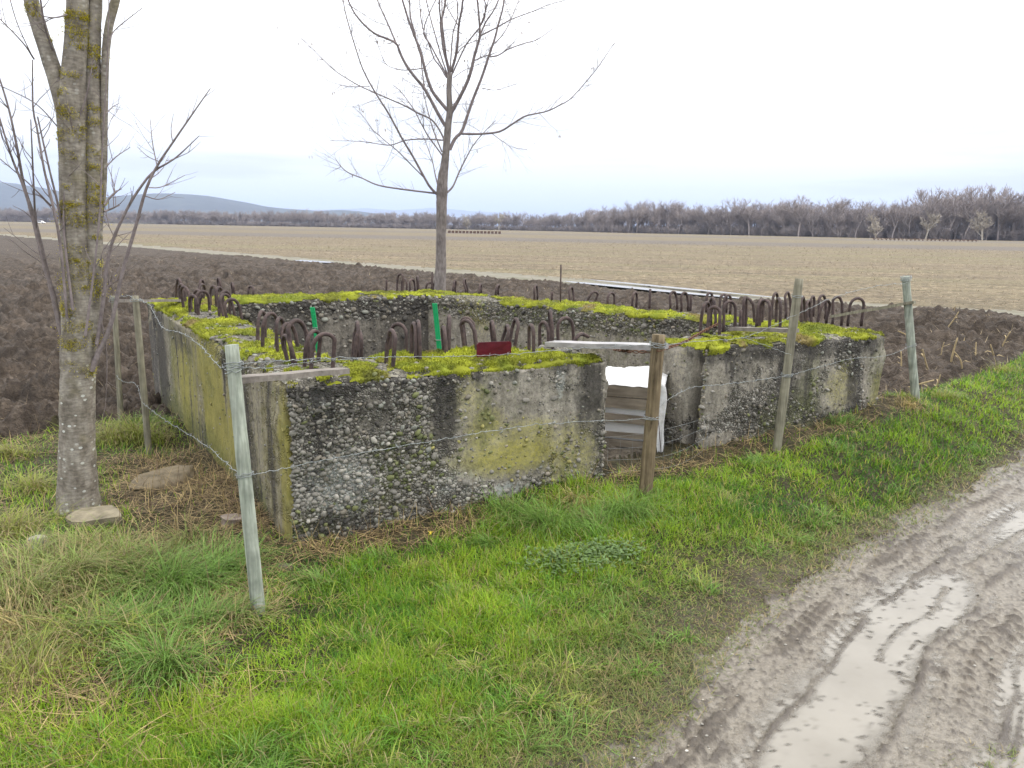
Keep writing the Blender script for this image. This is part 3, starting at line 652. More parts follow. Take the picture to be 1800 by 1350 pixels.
bj1 = Block(NC + u * GS1, u, 3.26 - GS1, nin, 0.055, Z0, 0.915, 0.915, 0.014, ('R',), 2)
bj2 = Block(NC + u * 2.87 + nin * 0.17, u, 3.26 - 2.87, nin, TF - 0.17, Z0, 0.90, 0.90, 0.016, ('R',), 2)
bL = Block(NC + dL * 0.50 + u * 0.022, dL, LL - 0.50, u, TL, Z0, 0.925, 0.93, 0.03, ('L',), 3)
bB = Block(FL + dB * 0.02, dB, LB - 0.02, nB, TB, Z0, 0.936, 0.935, 0.02, (), 5)
bR = Block(BO, dR, LR, nR, TR, Z0, 0.929, 0.905, 0.02, (), 4)
wF = bF.build('front_wall', [('F', .011), ('L', .013), ('R', .03), ('B', .04), ('T', .03)], mask_front)
wG = bG.build('front_wall', [('F', .013), ('L', .04), ('R', .03), ('B', .05), ('T', .03)], mask_front)
wJ1 = bj1.build('door_jamb', [('F', .013), ('L', .013), ('B', .03), ('T', .03)], mask_front)
wJ2 = bj2.build('door_jamb', [('F', .02), ('L', .02), ('B', .04), ('T', .03)], mask_front)
wL = bL.build('side_wall', [('F', .016), ('R', .03), ('B', .03), ('T', .03)], mask_left)
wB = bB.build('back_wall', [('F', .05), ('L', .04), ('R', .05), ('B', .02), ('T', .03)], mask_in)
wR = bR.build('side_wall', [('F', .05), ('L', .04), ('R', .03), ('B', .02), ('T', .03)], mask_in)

# pebbles standing out of the walls
def peb_shape(seed, nu=6, nv=4):
    r = np.random.default_rng(seed); V = []; 
    for i in range(nv + 1):
        ph = np.pi * i / nv
        if i in (0, nv): V.append((0, 0, np.cos(ph))); continue
        for j in range(nu):
            t = 2 * np.pi * (j + 0.5 * (i % 2)) / nu; V.append((np.sin(ph) * np.cos(t), np.sin(ph) * np.sin(t), np.cos(ph)))
    V = np.array(V); V *= 1 + 0.16 * r.normal(size=(len(V), 1)).clip(-1.3, 1.3); T = []
    row = lambda i: 1 + (i - 1) * nu
    for j in range(nu):
        j2 = (j + 1) % nu; T.append((0, row(1) + j, row(1) + j2)); T.append((len(V) - 1, row(nv - 1) + j2, row(nv - 1) + j))
    for i in range(1, nv - 1):
        for j in range(nu):
            j2 = (j + 1) % nu
            a_, b_, c_, d_ = row(i) + j, row(i) + j2, row(i + 1) + j2, row(i + 1) + j
            T += [(a_, d_, c_), (a_, c_, b_)]
    return V, np.array(T)
PEB = [peb_shape(k) for k in range(8)]
pcols = np.array([(.13, .122, .105), (.17, .16, .138), (.205, .193, .168), (.24, .228, .20), (.155, .14, .112), (.29, .275, .24), (.225, .198, .16), (.42, .40, .36), (.185, .188, .162), (.075, .085, .035), (.13, .14, .06), (.22, .20, .07), (.05, .047, .042)])
pmesh = {}
def pebble_mesh(vi, ci):
    if (vi, ci) not in pmesh:
        V, T = PEB[vi]; pmesh[(vi, ci)] = mesh_data('pebble', V, None, T, MT['pebble'], True, np.tile(pcols[ci], (len(V), 1)))
    return pmesh[(vi, ci)]
ALLP = []
def scatter_pebbles(bl, wall, k, n, dens, rmin=0.007, rmax=0.026, maskfn=mask_front, zlo=None):
    r = np.random.default_rng(100 + len(ALLP))
    zl = Z0 + 0.12 if zlo is None else zlo
    if k in 'FB': a = r.uniform(0, bl.L, n); w = np.full(n, 0.0 if k == 'F' else bl.T)
    else: w = r.uniform(0, bl.T, n); a = np.full(n, 0.0 if k == 'L' else bl.L)
    z = zl + r.uniform(0, 1, n) * (bl.top(a) - 0.012 - zl)
    c1, c2 = maskfn(k, bl, a, w, z)
    keep = r.random(n) < dens(a, w, z, c1, c2); a, w, z, c1, c2 = a[keep], w[keep], z[keep], c1[keep], c2[keep]
    rad = np.sort(rmin + (rmax - rmin) * r.beta(.9, 3.6, len(a)))[::-1]
    h = a if k in 'FB' else w
    cell = 0.06; gridd = {}; sel = []
    for i in range(len(a)):
        ci, cj = int(h[i] / cell), int((z[i] + 1) / cell); ok = True
        for di in (-1, 0, 1):
            for dj in (-1, 0, 1):
                for q in gridd.get((ci + di, cj + dj), ()):
                    if (h[q] - h[i]) ** 2 + (z[q] - z[i]) ** 2 < (0.72 * (rad[q] + rad[i])) ** 2: ok = False; break
                if not ok: break
            if not ok: break
        if ok: gridd.setdefault((ci, cj), []).append(i); sel.append(i)
    sel = np.array(sel, int)
    Vp = bl.displace(a[sel], w[sel], z[sel], 1 - 0.85 * c1[sel, 0])
    out = {'F': -bl.dw, 'B': bl.dw, 'L': -bl.du, 'R': bl.du}[k]; side = bl.du if k in 'FB' else bl.dw
    for m_, i in enumerate(sel):
        if fb3(Vp[m_:m_ + 1] * 5, 2, 77)[0] > 0.55: continue
        ALLP.append((wall, Vp[m_], np.r_[out, 0], np.r_[side, 0], rad[i], c1[i, 2], c2[i, 0], c1[i, 1], c2[i, 1]))
scatter_pebbles(bF, wF, 'F', 26000, lambda a, w, z, c1, c2: np.clip(.85 - 1.0 * c1[:, 0] - 0.62 * c1[:, 2] + .35 * fb2(a * 5, z * 5, 3, 99), 0.03, 1), 0.0045, 0.026)
scatter_pebbles(bG, wG, 'F', 9000, lambda a, w, z, c1, c2: np.clip(0.7 - 0.9 * c1[:, 0] - 0.5 * c1[:, 2] + .35 * fb2(a * 5, z * 5, 3, 98), 0.03, 1), 0.005, 0.025)
scatter_pebbles(bj1, wJ1, 'F', 500, lambda a, w, z, c1, c2: np.clip(0.9 - c1[:, 0], 0.05, 1))
scatter_pebbles(bj1, wJ1, 'L', 260, lambda a, w, z, c1, c2: np.full(len(a), .5))
scatter_pebbles(bj2, wJ2, 'L', 700, lambda a, w, z, c1, c2: np.full(len(a), .3) * (z < .45) + .1, 0.008, 0.02)
scatter_pebbles(bF, wF, 'L', 500, lambda a, w, z, c1, c2: np.full(len(a), .12), 0.006, 0.014)
scatter_pebbles(bL, wL, 'F', 3500, lambda a, w, z, c1, c2: 0.06 + 0.6 * sst(.74, .9, z) * sst(2.4, 1.4, a), 0.006, 0.018, mask_left)
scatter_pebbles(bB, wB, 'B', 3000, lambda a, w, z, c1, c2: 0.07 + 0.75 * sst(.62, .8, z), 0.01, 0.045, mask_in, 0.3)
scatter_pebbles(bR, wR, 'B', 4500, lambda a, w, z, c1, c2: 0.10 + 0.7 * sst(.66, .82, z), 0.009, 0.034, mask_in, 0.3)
def top_pebbles(bl, wall, n, seed):
    r = np.random.default_rng(seed); a = r.uniform(0, bl.L, n); w = r.uniform(-.0, bl.T, n); V = bl.displace(a, w, bl.top(a), np.full(n, .6))
    for q in range(n): ALLP.append((wall, V[q] + np.array([0, 0, .004]), np.array([0, 0, 1.0]), np.r_[bl.du, 0], r.uniform(.006, .02), 0.2, .2, .1, 0))
for b_, w_, n_ in ((bF, wF, 240), (bL, wL, 420), (bG, wG, 200), (bR, wR, 160), (bB, wB, 100)): top_pebbles(b_, w_, n_, n_)
def peb_frame(pb, r):
    wall, p, out, side, rad, dk = pb[:6]
    th = r.normal(0, 0.5); up = np.array([0, 0, 1.0])
    e1 = side * math.cos(th) + up * math.sin(th); e2 = -side * math.sin(th) + up * math.cos(th)
    tl = r.normal(0, .25); e3 = out + e1 * tl; e3 /= np.linalg.norm(e3); e1 = e1 - e3 * (e1 @ e3); e1 /= np.linalg.norm(e1); e2 = np.cross(e3, e1)
    sx, sy, sz = rad * r.uniform(.95, 1.45), rad * r.uniform(.7, 1.0), rad * r.uniform(.55, .9)
    return p + out * rad * r.uniform(-.6, .2), e1 * sx, e2 * sy, e3 * sz
big = sorted(range(len(ALLP)), key=lambda i: -ALLP[i][4] / np.linalg.norm(ALLP[i][1] - CAM))
r_ = np.random.default_rng(5); rest = {}
for n_, i in enumerate(big):
    pb = ALLP[i]; c, e1, e2, e3 = peb_frame(pb, r_); vi = int(r_.integers(8))
    ci = int(r_.choice(9, p=[.19, .24, .17, .08, .16, .03, .06, .01, .06]))
    if r_.random() < pb[5] * 1.25 - .1: ci = int(r_.choice([0, 12, 4, 12, 8]))
    elif r_.random() < pb[8] * 1.1: ci = int(r_.choice([3, 2, 2, 3, 5]))
    elif r_.random() < pb[6] * .75: ci = int(r_.choice([9, 10, 10]))
    elif r_.random() < pb[7] * .6: ci = int(r_.choice([11, 10]))
    if n_ < 300:
        o = bpy.data.objects.new('pebble', pebble_mesh(vi, ci)); C.objects.link(o); o.parent = pb[0]
        mm = Matrix.Identity(4)
        for q in range(3): mm[q][0], mm[q][1], mm[q][2], mm[q][3] = e1[q], e2[q], e3[q], c[q]
        o.matrix_parent_inverse = Matrix.Identity(4); o.matrix_basis = mm
    else:
        mb = rest.setdefault(pb[0].name, (pb[0], MB()))[1]; V, T = PEB[vi]
        mb.add(c + V[:, :1] * e1 + V[:, 1:2] * e2 + V[:, 2:] * e3, None, T, pcols[ci] * r_.uniform(.75, 1.25))
for wall, mb in rest.values():
    tag(mb.build('pebbles', MT['pebble'], wall, True, True), kind='stuff')
print('pebbles', len(ALLP))

# ------------------------------------------------------------------ blade generator (grass, straw, moss fuzz)
def blades(pos_, ang, L, Wd, lean, curl, col, tipcol=None, levels=(0, .36, .7, 1.0)):
    n = len(pos_); d = np.stack([np.cos(ang), np.sin(ang), np.zeros(n)], 1); side = np.stack([-np.sin(ang), np.cos(ang), np.zeros(n)], 1)
    cur = pos_.copy(); V = []; CC = []; prev = 0
    for k, t in enumerate(levels):
        if k:
            phi = lean + curl * (prev + t) / 2; st = (t - prev) * L
            cur = cur + d * (np.sin(phi) * st)[:, None]; cur[:, 2] += np.cos(phi) * st
        prev = t; c = col if tipcol is None else col * (1 - t) + tipcol * t
        wd = Wd * (1 - 0.55 * t)
        if k < len(levels) - 1:
            V += [cur - side * (wd / 2)[:, None], cur + side * (wd / 2)[:, None]]; CC += [c, c]
        else: V.append(cur); CC.append(c)
    m = len(V); V = np.stack(V, 1).reshape(-1, 3); CC = np.stack(CC, 1).reshape(-1, 3); o = (np.arange(n) * m)[:, None]
    q = np.concatenate([o + np.array([2 * k, 2 * k + 1, 2 * k + 3, 2 * k + 2]) for k in range(len(levels) - 2)])
    t = o + np.array([m - 3, m - 2, m - 1])
    return V, q, t, CC

# ------------------------------------------------------------------ moss caps on the walls
def moss(bl, wall, seed, cover=0.0, res=0.014, fuzz=26000, over=0.06, skip=None):
    na = int(bl.L / res) + 1; ext = over; nw = int((bl.T + 2 * ext) / res) + 1
    a, w = np.meshgrid(np.linspace(0.0, bl.L, na), np.linspace(-ext, bl.T + ext, nw)); sh = a.shape; a, w = a.ravel(), w.ravel()
    wi = np.clip(w, 0, bl.T); ov = np.abs(w - wi)
    p = bl.base(a, wi, bl.top(a))
    n1 = fb3(p * 3.1, 3, seed); n2 = fb3(p * 11, 2, seed + 3)
    mval = 0.06 + cover + 0.95 * n1 + 0.55 * n2 - ov * (12.5 + 9 * n1)
    if skip is not None: mval = mval - skip(a, w)
    c1, id1 = wor2(p[:, 0] * 17, p[:, 1] * 17, seed + 5)
    hgt = np.clip(mval, 0, 1) ** .6 * (0.010 + 0.030 * np.clip(.8 - c1, 0, 1) * (.4 + id1) + 0.010 * n2) + 0.002
    surf = bl.displace(a, wi, bl.top(a), np.full(len(a), .6))
    outd = np.where(w < 0, -1.0, 1.0)[:, None] * np.r_[bl.dw, 0][None]
    over_m = (ov > 0)[:, None]
    V = np.where(over_m, surf + outd * (hgt * 0.9 + .006)[:, None] + np.array([0, 0, -1.0]) * (ov * 1.0)[:, None] + np.array([0, 0, .3]) * hgt[:, None], surf + np.array([0, 0, 1.0]) * hgt[:, None])
    q = grid_quads(*sh); q = q[(mval[q] > 0).sum(1) >= 3]
    g = np.clip(0.5 + 0.9 * fb3(p * 6, 3, seed + 8) + 0.25 * n2, 0, 1)[:, None]
    g = np.clip(g - .5 * np.clip(c1 - .45, 0, 1)[:, None] * 1.6, 0, 1); col = np.array([.10, .105, .02]) * (1 - g) + np.array([.32, .345, .026]) * g
    dg = sst(.05, .4, fb3(p * 5, 3, seed + 13))[:, None] * .5; col = col * (1 - dg) + np.array([.12, .165, .02]) * dg; br = sst(.2, .5, fb3(p * 4, 3, seed + 11))[:, None]; col = col * (1 - br) + np.array([.19, .15, .06]) * br
    ids, inv = np.unique(q, return_inverse=True); V2, c2 = V[ids], col[ids]
    r = np.random.default_rng(seed); ok = np.where(mval > 0.04)[0]; pk = r.choice(ok, fuzz); n = fuzz
    P_ = V[pk] + r.normal(0, res * .45, (n, 3)) * np.array([1, 1, .25]); cf = col[pk] * r.uniform(.75, 1.35, (n, 1))
    vb, qb, tb, cb = blades(P_ - np.array([0, 0, .004]), r.uniform(0, 6.283, n), r.uniform(.008, .02, n), r.uniform(.003, .0055, n), np.abs(r.normal(.3, .35, n)), r.uniform(.1, .9, n), cf, cf * 1.12, (0, .5, 1))
    m = MB(); m.add(V2, inv.reshape(-1, 4)); m.c[-1] = c2; m.add(vb, qb, tb); m.c[-1] = cb
    tag(m.build('moss', MT['moss'], wall, True, True), kind='stuff')
moss(bF, wF, 201, 0.26, fuzz=42000, over=.075, skip=lambda a, w: 0.9 * sst(1.72, 1.85, a) * sst(.06, .12, w))
moss(bG, wG, 211, 0.16, fuzz=26000, over=.08)
moss(bj1, wJ1, 215, 0.5, fuzz=1500, over=.04); moss(bj2, wJ2, 217, 0.1, fuzz=3000, over=.04)
moss(bL, wL, 221, 0.02, fuzz=40000, over=.06)
moss(bB, wB, 231, 0.26, .016, fuzz=26000, over=.06)
moss(bR, wR, 241, 0.10, .016, fuzz=28000, over=.06)

# ------------------------------------------------------------------ rebar loops
ZT = 0.935
LOOPS = [  # left foot, right foot, apex height line (picture coordinates of the survey)
 (303, 524, 324, 530, 490), (310, 531, 334, 537, 500), (316, 543, 345, 548, 504), (328, 545, 352, 549, 510), (333, 549, 350, 552, 519), (343, 551, 370, 548, 512),
 (345, 517, 361, 513, 492), (343, 530, 361, 526, 500), (368, 533, 384, 536, 503), (376, 543, 397, 538, 505), (381, 503, 392, 507, 489), (383, 555, 406, 551, 512),
 (390, 557, 415, 553, 518), (398, 560, 425, 557, 526), (405, 510, 416, 517, 497), (436, 512, 446, 514, 507),
 (444, 603, 474, 590, 548), (459, 613, 488, 606, 551), (480, 622, 508, 608, 558), (498, 618, 525, 611, 569), (515, 639, 545, 632, 563), (503, 632, 522, 641, 590), (533, 643, 562, 634, 581), (547, 647, 585, 644, 587),
 (613, 612, 631, 655, 567), (624, 610, 639, 624, 583), (677, 634, 693, 644, 580), (686, 617, 714, 621, 570), (716, 620, 739, 641, 569), (731, 621, 742, 640, 565),
 (776, 612, 790, 634, 575), (784, 605, 792, 632, 557), (818, 606, 836, 607, 559), (817, 618, 839, 622, 564), (864, 599, 873, 610, 565), (879, 600, 890, 612, 572), (893, 598, 909, 608, 561),
 (930, 617, 938, 622, 571), (949, 602, 964, 606, 566), (966, 600, 974, 612, 547), (981, 599, 1008, 596, 558),
 (698, 511, 708, 512, 482), (705, 508, 716, 510, 490), (719, 507, 731, 505, 491), (731, 502, 739, 508, 486), (749, 505, 761, 504, 499),
 (791, 511, 805, 505, 493), (813, 512, 827, 505, 491), (839, 513, 849, 508, 500), (867, 513, 880, 508, 501), (933, 522, 951, 516, 502), (998, 528, 1012, 524, 505),
 (1033, 528, 1047, 527, 513), (1067, 532, 1081, 530, 515), (1107, 534, 1123, 530, 514), (1177, 536, 1192, 534, 513), (1197, 538, 1211, 536, 514), (1242, 539, 1252, 538, 515), (1265, 541, 1277, 540, 518), (1272, 544, 1284, 543, 519),
 (1229, 576, 1246, 572, 531), (1245, 582, 1265, 583, 540), (1247, 560, 1261, 566, 524), (1272, 573, 1292, 572, 530), (1303, 573, 1313, 566, 522), (1312, 560, 1326, 562, 525), (1328, 566, 1342, 562, 527), (1333, 570, 1355, 575, 528),
 (1352, 549, 1369, 545, 515), (1358, 563, 1378, 573, 525), (1378, 551, 1394, 547, 514), (1405, 566, 1418, 560, 522), (1414, 567, 1431, 560, 529), (1435, 553, 1456, 550, 519), (1437, 562, 1454, 560, 528), (1423, 548, 1430, 546, 521), (1464, 562, 1480, 561, 522), (1491, 562, 1515, 562, 524)]
r = np.random.default_rng(3)
for lx, ly, rx, ry, ay in LOOPS:
    A, B = P(lx, ly, ZT), P(rx, ry, ZT); dv = B - A; wd = np.linalg.norm(dv)
    lim = 0.15
    if wd > lim: mid_ = (A + B) / 2; A = mid_ - dv / wd * lim / 2; B = mid_ + dv / wd * lim / 2
    mid = (A + B) / 2; ap = PY((lx + rx) / 2, ay, mid[1]); h_ = max(0.06, ap[2] - ZT); lat = (B - A) / 2; hw = np.linalg.norm(lat)
    tip = np.array([(ap - mid)[0], 0, 0]) * 0.5 + r.normal(0, .013, 3) * np.array([1, 1, 0])
    st = max(h_ - hw, h_ * 0.45); cap_h = h_ - st
    pts = [A - np.array([0, 0, .06]), A, A + np.array([0, 0, st * .5]) + tip * .3, A + np.array([0, 0, st]) + tip * .6]
    for th in np.linspace(np.pi * .85, np.pi * .15, 8): pts.append(mid + tip + lat * (-math.cos(math.pi - th)) * -1 * -1 + np.array([0, 0, st + cap_h * math.sin(th)]))
    pts += [B + np.array([0, 0, st]) + tip * .6, B + np.array([0, 0, st * .5]) + tip * .3, B, B - np.array([0, 0, .06])]
    dist_ = np.linalg.norm(mid - CAM); m = MB(); m.tube(np.array(pts), r.uniform(.0112, .0128) if dist_ < 6 else 0.0132, 8, rough=0.12, seed=int(lx))
    m.build('rebar_loop', MT['rust'], ruin)
for x0, y0, y1 in ((679, 511, 492), (759, 506, 478), (970, 521, 513), (1142, 534, 508), (1214, 538, 517), (1301, 574, 545)):
    A = P(x0, y0, ZT); T = PY(x0 + 1, y1, A[1]); m = MB(); m.tube([A - np.array([0, 0, .05]), A, (A + T) / 2, T], 0.013, 7, rough=.08); m.build('rebar_stub', MT['rust'], ruin)
m = MB(); A = P(1008, 612, ZT); m.tube(spline([A, PY(1012, 596, A[1]), PY(1022, 587, A[1] + .03), PY(1034, 592, A[1] + .08)], 12), .013, 7); m.build('rebar_loop', MT['rust'], ruin)
m = MB(); A = P(985, 532, ZT); m.tube([PY(985, 560, A[1]), PY(985.5, 500, A[1]), PY(986, 465, A[1])], .009, 6)
tag(m.build('steel_rod', MT['rust']), 'thin straight rusty rod sticking up from the far side wall above the red plate', 'rod')

# ------------------------------------------------------------------ fence posts with their planks
def stake(name, base, top, rad, mat, label, planks=(), cracked=False, dig=0.12):
    e = empty(name, base); tag(e, label, 'fence post', 'wooden stakes of the wire fence round the ruin')
    base, top = np.asarray(base, float), np.asarray(top, float); ax = (top - base) / np.linalg.norm(top - base); m = MB()
    pts = np.array([base - ax * dig + (top - base + ax * dig) * t for t in np.linspace(0, 1, 26)])
    m.tube(pts, rad * np.linspace(1.06, .97, 26), 24, rough=.07, seed=int(abs(base[0]) * 100)); v = m.v[0]
    if cracked:                                                    # a drying crack down the side towards the road
        w_ = v[:26 * 24].reshape(26, 24, 3); cdir_ = -base[:2] / np.linalg.norm(base[:2]); j_ = int(np.argmax((w_[0] - pts[0])[:, :2] @ cdir_)) - 1
        for q in range(26): w_[q, (j_ + (q % 9 == 4)) % 24] = pts[q] + (w_[q, (j_ + (q % 9 == 4)) % 24] - pts[q]) * (.55 + .2 * math.sin(q * 1.3))
    m.build('stake', MT[mat], e)
    for (A, B, w_, t_, pm) in planks:
        A, B = np.asarray(A, float), np.asarray(B, float); L = np.linalg.norm(B - A); d = (B - A) / L; sd_ = np.cross(d, [0, 0, 1.0]); sd_ /= np.linalg.norm(sd_); up = np.cross(sd_, d)
        n = 14; V = []
        for k in range(n):
            c = A + d * L * k / (n - 1) + up * .0012 * math.sin(k * .9)
            for i, j in ((-1, -1), (1, -1), (1, 1), (-1, 1)): V.append(c + sd_ * w_ / 2 * i * (1 + .02 * math.sin(k * 2.1)) + up * t_ / 2 * j)
        k = np.arange(n - 1)[:, None] * 4; j = np.arange(4)[None]; q = np.stack([k + j, k + (j + 1) % 4, k + 4 + (j + 1) % 4, k + 4 + j], -1).reshape(-1, 4)
        q = np.concatenate([q, [[3, 2, 1, 0], [4 * n - 4, 4 * n - 3, 4 * n - 2, 4 * n - 1]]])
        link('plank', mesh_data('plank', V, q, None, MT[pm], False), e)
    return e
gA = G(213, 742); sA = (gA, PY(200, 520, gA[1] + .05))
stake('fence_post', sA[0], sA[1], .022, 'grey_wood', 'thin brown stake at the edge of the ploughed soil just right of the big trunk')
gB = G(262, 798); tB = PY(238, 520, gB[1] + .03)
plB0 = PY(212, 529, gB[1] + .1); plB1 = P(318, 528, .965)
stake('fence_post', gB, tB, .023, 'grey_wood', 'pale green stake at the far left corner of the ruin beside the yellow stained wall', [(plB0, plB1, .06, .022, 'plank')])
gC = G(455, 1083); tC = PY(407, 606, gC[1] + .06)
cpl0 = PY(414, 668, gC[1] + .10); cpl1 = P(604, 651, .965)
stake('fence_post', gC, tC, .029, 'pale_wood', 'nearest pale green stake in front of the pebbly corner with a plank to the wall', [(cpl0, cpl1, .075, .026, 'plank')])
gD = G(1134, 874); tD = PY(1158, 588, gD[1] + .03)
dpl0 = P(966, 604, .962); dpl1 = PY(1168, 610, gD[1] + .06)
stake('fence_post', gD, tD, .040, 'brown_wood', 'thick cracked brown post in front of the doorway under the wide wet plank', [(dpl0, dpl1, .115, .03, 'plank_wet')], True)
gE = G(1365, 792); tE = PY(1405, 490, gE[1] + .02)
epl0 = P(1288, 578, .955); epl1 = PY(1398, 581, gE[1] + .06)
stake('fence_post', gE, tE, .030, 'grey_wood', 'grey brown stake leaning right in front of the front wall right of the doorway', [(epl0, epl1, .07, .028, 'plank')])
gF = G(1610, 710); tF = PY(1592, 486, gF[1] + .02)
fpl0 = PY(1608, 531, gF[1] - .04); fpl1 = P(1462, 556, .975)
stake('fence_post', gF, tF, .032, 'pale_wood', 'pale green stake beyond the far right end of the ruin by the soil', [(fpl0, fpl1, .055, .024, 'grey_wood')])

# ------------------------------------------------------------------ barbed wire, ties, chain
def along(A, B, t): return np.asarray(A) + (np.asarray(B) - np.asarray(A)) * t
def post_at(g, t_, py):
    best = min(np.linspace(0, 1, 200), key=lambda t: abs(pix(along(g, t_, t))[1] - py)); return along(g, t_, best)
def barbed(pts, label, n=60, rad=.0014, barbs=True, sag=0.0):
    c = spline(pts, n); L = np.linalg.norm(np.diff(c, axis=0), axis=1).sum(); rr = np.random.default_rng(int(abs(c[0, 0]) * 1000) + n)
    c[1:-1] += rr.normal(0, .0025, (n - 2, 3)); m = MB(); m.tube(c, rad, 4, cap=False)
    ph = np.linspace(0, L / .03 * 2 * np.pi, n * 4); cc = spline(c, n * 4); m.tube(cc + np.stack([0 * ph, np.cos(ph), np.sin(ph)], 1) * .0016, rad * .7, 3, cap=False)
    e = empty('barbed_wire', c[0]); tag(e, label, 'barbed wire', 'barbed wire strands round the ruin'); m.build('strand', MT['wire'], e)
    if barbs:
        b = MB()
        for k in np.arange(.06, L, .105):
            p = c[int(k / L * (n - 1))]
            for _ in range(2):
                d = rr.normal(size=3); d /= np.linalg.norm(d); b.tube([p - d * .014, p + d * .014], .0011, 3)
        b.build('barbs', MT['wire'], e)
    return e
off = np.array([0, -.035, 0])
cT, cBm = post_at(gC, tC, 640) + off, post_at(gC, tC, 834) + off
dT, dBm = post_at(gD, tD, 604) + off, post_at(gD, tD, 733) + off * 1.3
eT, eBm = post_at(gE, tE, 552) + off, post_at(gE, tE, 658) + off
fT, fBm = post_at(gF, tF, 497) + off, post_at(gF, tF, 606) + off
bT, bBm = post_at(gB, tB, 525) + off, post_at(gB, tB, 705) + off
aT, aBm = post_at(gA, sA[1], 524) + off, post_at(gA, sA[1], 658) + off
yy = lambda A, B, t: A[1] + (B[1] - A[1]) * t
barbed([cT, PY(470, 635, yy(cT, dT, .08)), PY(640, 628, yy(cT, dT, .3)), PY(850, 625, yy(cT, dT, .58)), PY(1000, 614, yy(cT, dT, .8)), dT], 'upper wire strand over the mossy front wall from near stake to door post', 90)
barbed([cT + np.array([0, 0, -.01]), PY(470, 646, yy(cT, dT, .08)), PY(560, 634, yy(cT, dT, .2)), PY(640, 629, yy(cT, dT, .3))], 'short doubled wire end twisted back along the plank of the near stake', 30)
barbed([cBm, PY(600, 803, yy(cBm, dBm, .25)), PY(800, 768, yy(cBm, dBm, .53)), PY(960, 745, yy(cBm, dBm, .76)), dBm], 'lower wire strand crossing the pebbly front wall from near stake to door post', 90)
barbed([dBm, PY(1163, 712, yy(dBm, eBm, .1)), PY(1195, 690, yy(dBm, eBm, .28)), PY(1225, 680, yy(dBm, eBm, .42)), PY(1290, 674, yy(dBm, eBm, .68)), eBm], 'lower wire strand curving from the door post to the leaning grey stake', 60)
barbed([dT, PY(1230, 600, yy(dT, eT, .35)), PY(1305, 593, yy(dT, eT, .66)), PY(1355, 574, yy(dT, eT, .85)), eT], 'upper wire strand from the door post up to the leaning grey stake', 50)
barbed([PY(1303, 592, yy(dT, eT, .65)), PY(1345, 607, yy(dT, eT, .82)), post_at(gE, tE, 622) + off], 'straight plain wire slanting down to the middle of the leaning grey stake', 20, barbs=False)
barbed([eBm, PY(1430, 648, yy(eBm, fBm, .25)), PY(1500, 630, yy(eBm, fBm, .52)), PY(1555, 626, yy(eBm, fBm, .76)), fBm], 'lower wire strand across the right end of the front wall to the far right stake', 60)
barbed([eT, PY(1460, 525, yy(eT, fT, .3)), PY(1530, 505, yy(eT, fT, .65)), fT], 'upper wire strand from the leaning grey stake to the far right stake over the loops', 40)
barbed([bT, PY(262, 535, yy(bT, cT, .2)), PY(286, 575, yy(bT, cT, .38)), PY(325, 588, yy(bT, cT, .55)), PY(360, 615, yy(bT, cT, .75)), PY(385, 645, yy(bT, cT, .9)), cT], 'upper slack wire strand along the mossy left wall', 70)
barbed([bBm, PY(285, 735, yy(bBm, cBm, .2)), PY(350, 775, yy(bBm, cBm, .6)), PY(400, 815, yy(bBm, cBm, .88)), cBm], 'lower wire strand along the yellow stained left wall', 60)
barbed([aT, PY(225, 520, yy(aT, bT, .5)), bT], 'short upper wire strand between the two stakes right of the big trunk', 20)
barbed([aBm, PY(218, 672, yy(aBm, bBm, .3)), PY(238, 675, yy(aBm, bBm, .6)), bBm], 'short slack lower wire strand between the two stakes right of the big trunk', 24)
# ties wound round the stakes
def tie(c, ax, rad, turns, label, spread=.03):
    ax = np.asarray(ax) / np.linalg.norm(ax); a = np.cross(ax, [0, 1.0, 0.2]); a /= np.linalg.norm(a); b = np.cross(ax, a)
    t = np.linspace(0, turns * 2 * np.pi, int(turns * 16)); rr = np.random.default_rng(int(abs(c[0]) * 777))
    p = c + np.outer(np.cos(t), a) * rad + np.outer(np.sin(t), b) * rad + np.outer((t / t[-1] - .5) * spread, ax) + rr.normal(0, .003, (len(t), 3))
    m = MB(); m.tube(p, .0019, 4); o = m.build('wire_tie', MT['wire']); tag(o, label, 'wire tie')
tie(post_at(gC, tC, 645), tC - gC, .036, 4, 'coil of wire wound round the near stake above its plank', .05)
tie(post_at(gC, tC, 834), tC - gC, .035, 2, 'wire wound round the middle of the near stake', .02)
tie(post_at(gD, tD, 606), tD - gD, .050, 5, 'tangle of wire at the top of the brown door post', .03)
tie(post_at(gD, tD, 733), tD - gD, .048, 2, 'wire wound round the middle of the brown door post', .02)
tie(post_at(gE, tE, 520), tE - gE, .037, 2, 'wire wound near the top of the leaning grey stake', .02)
tie(post_at(gE, tE, 658), tE - gE, .038, 3, 'wire wound round the middle of the leaning grey stake', .02)
tie(post_at(gF, tF, 490), tF - gF, .042, 5, 'bunch of wire at the very top of the far right stake', .04)
tie(post_at(gF, tF, 606), tF - gF, .040, 2, 'wire wound round the middle of the far right stake', .02)
tie(post_at(gB, tB, 527), tB - gB, .036, 2, 'wire wound at the top of the stake by the far left corner of the ruin', .02)
tie(post_at(gA, sA[1], 526), sA[1] - gA, .034, 5, 'tangle of wire on top of the thin stake right of the big trunk', .05)
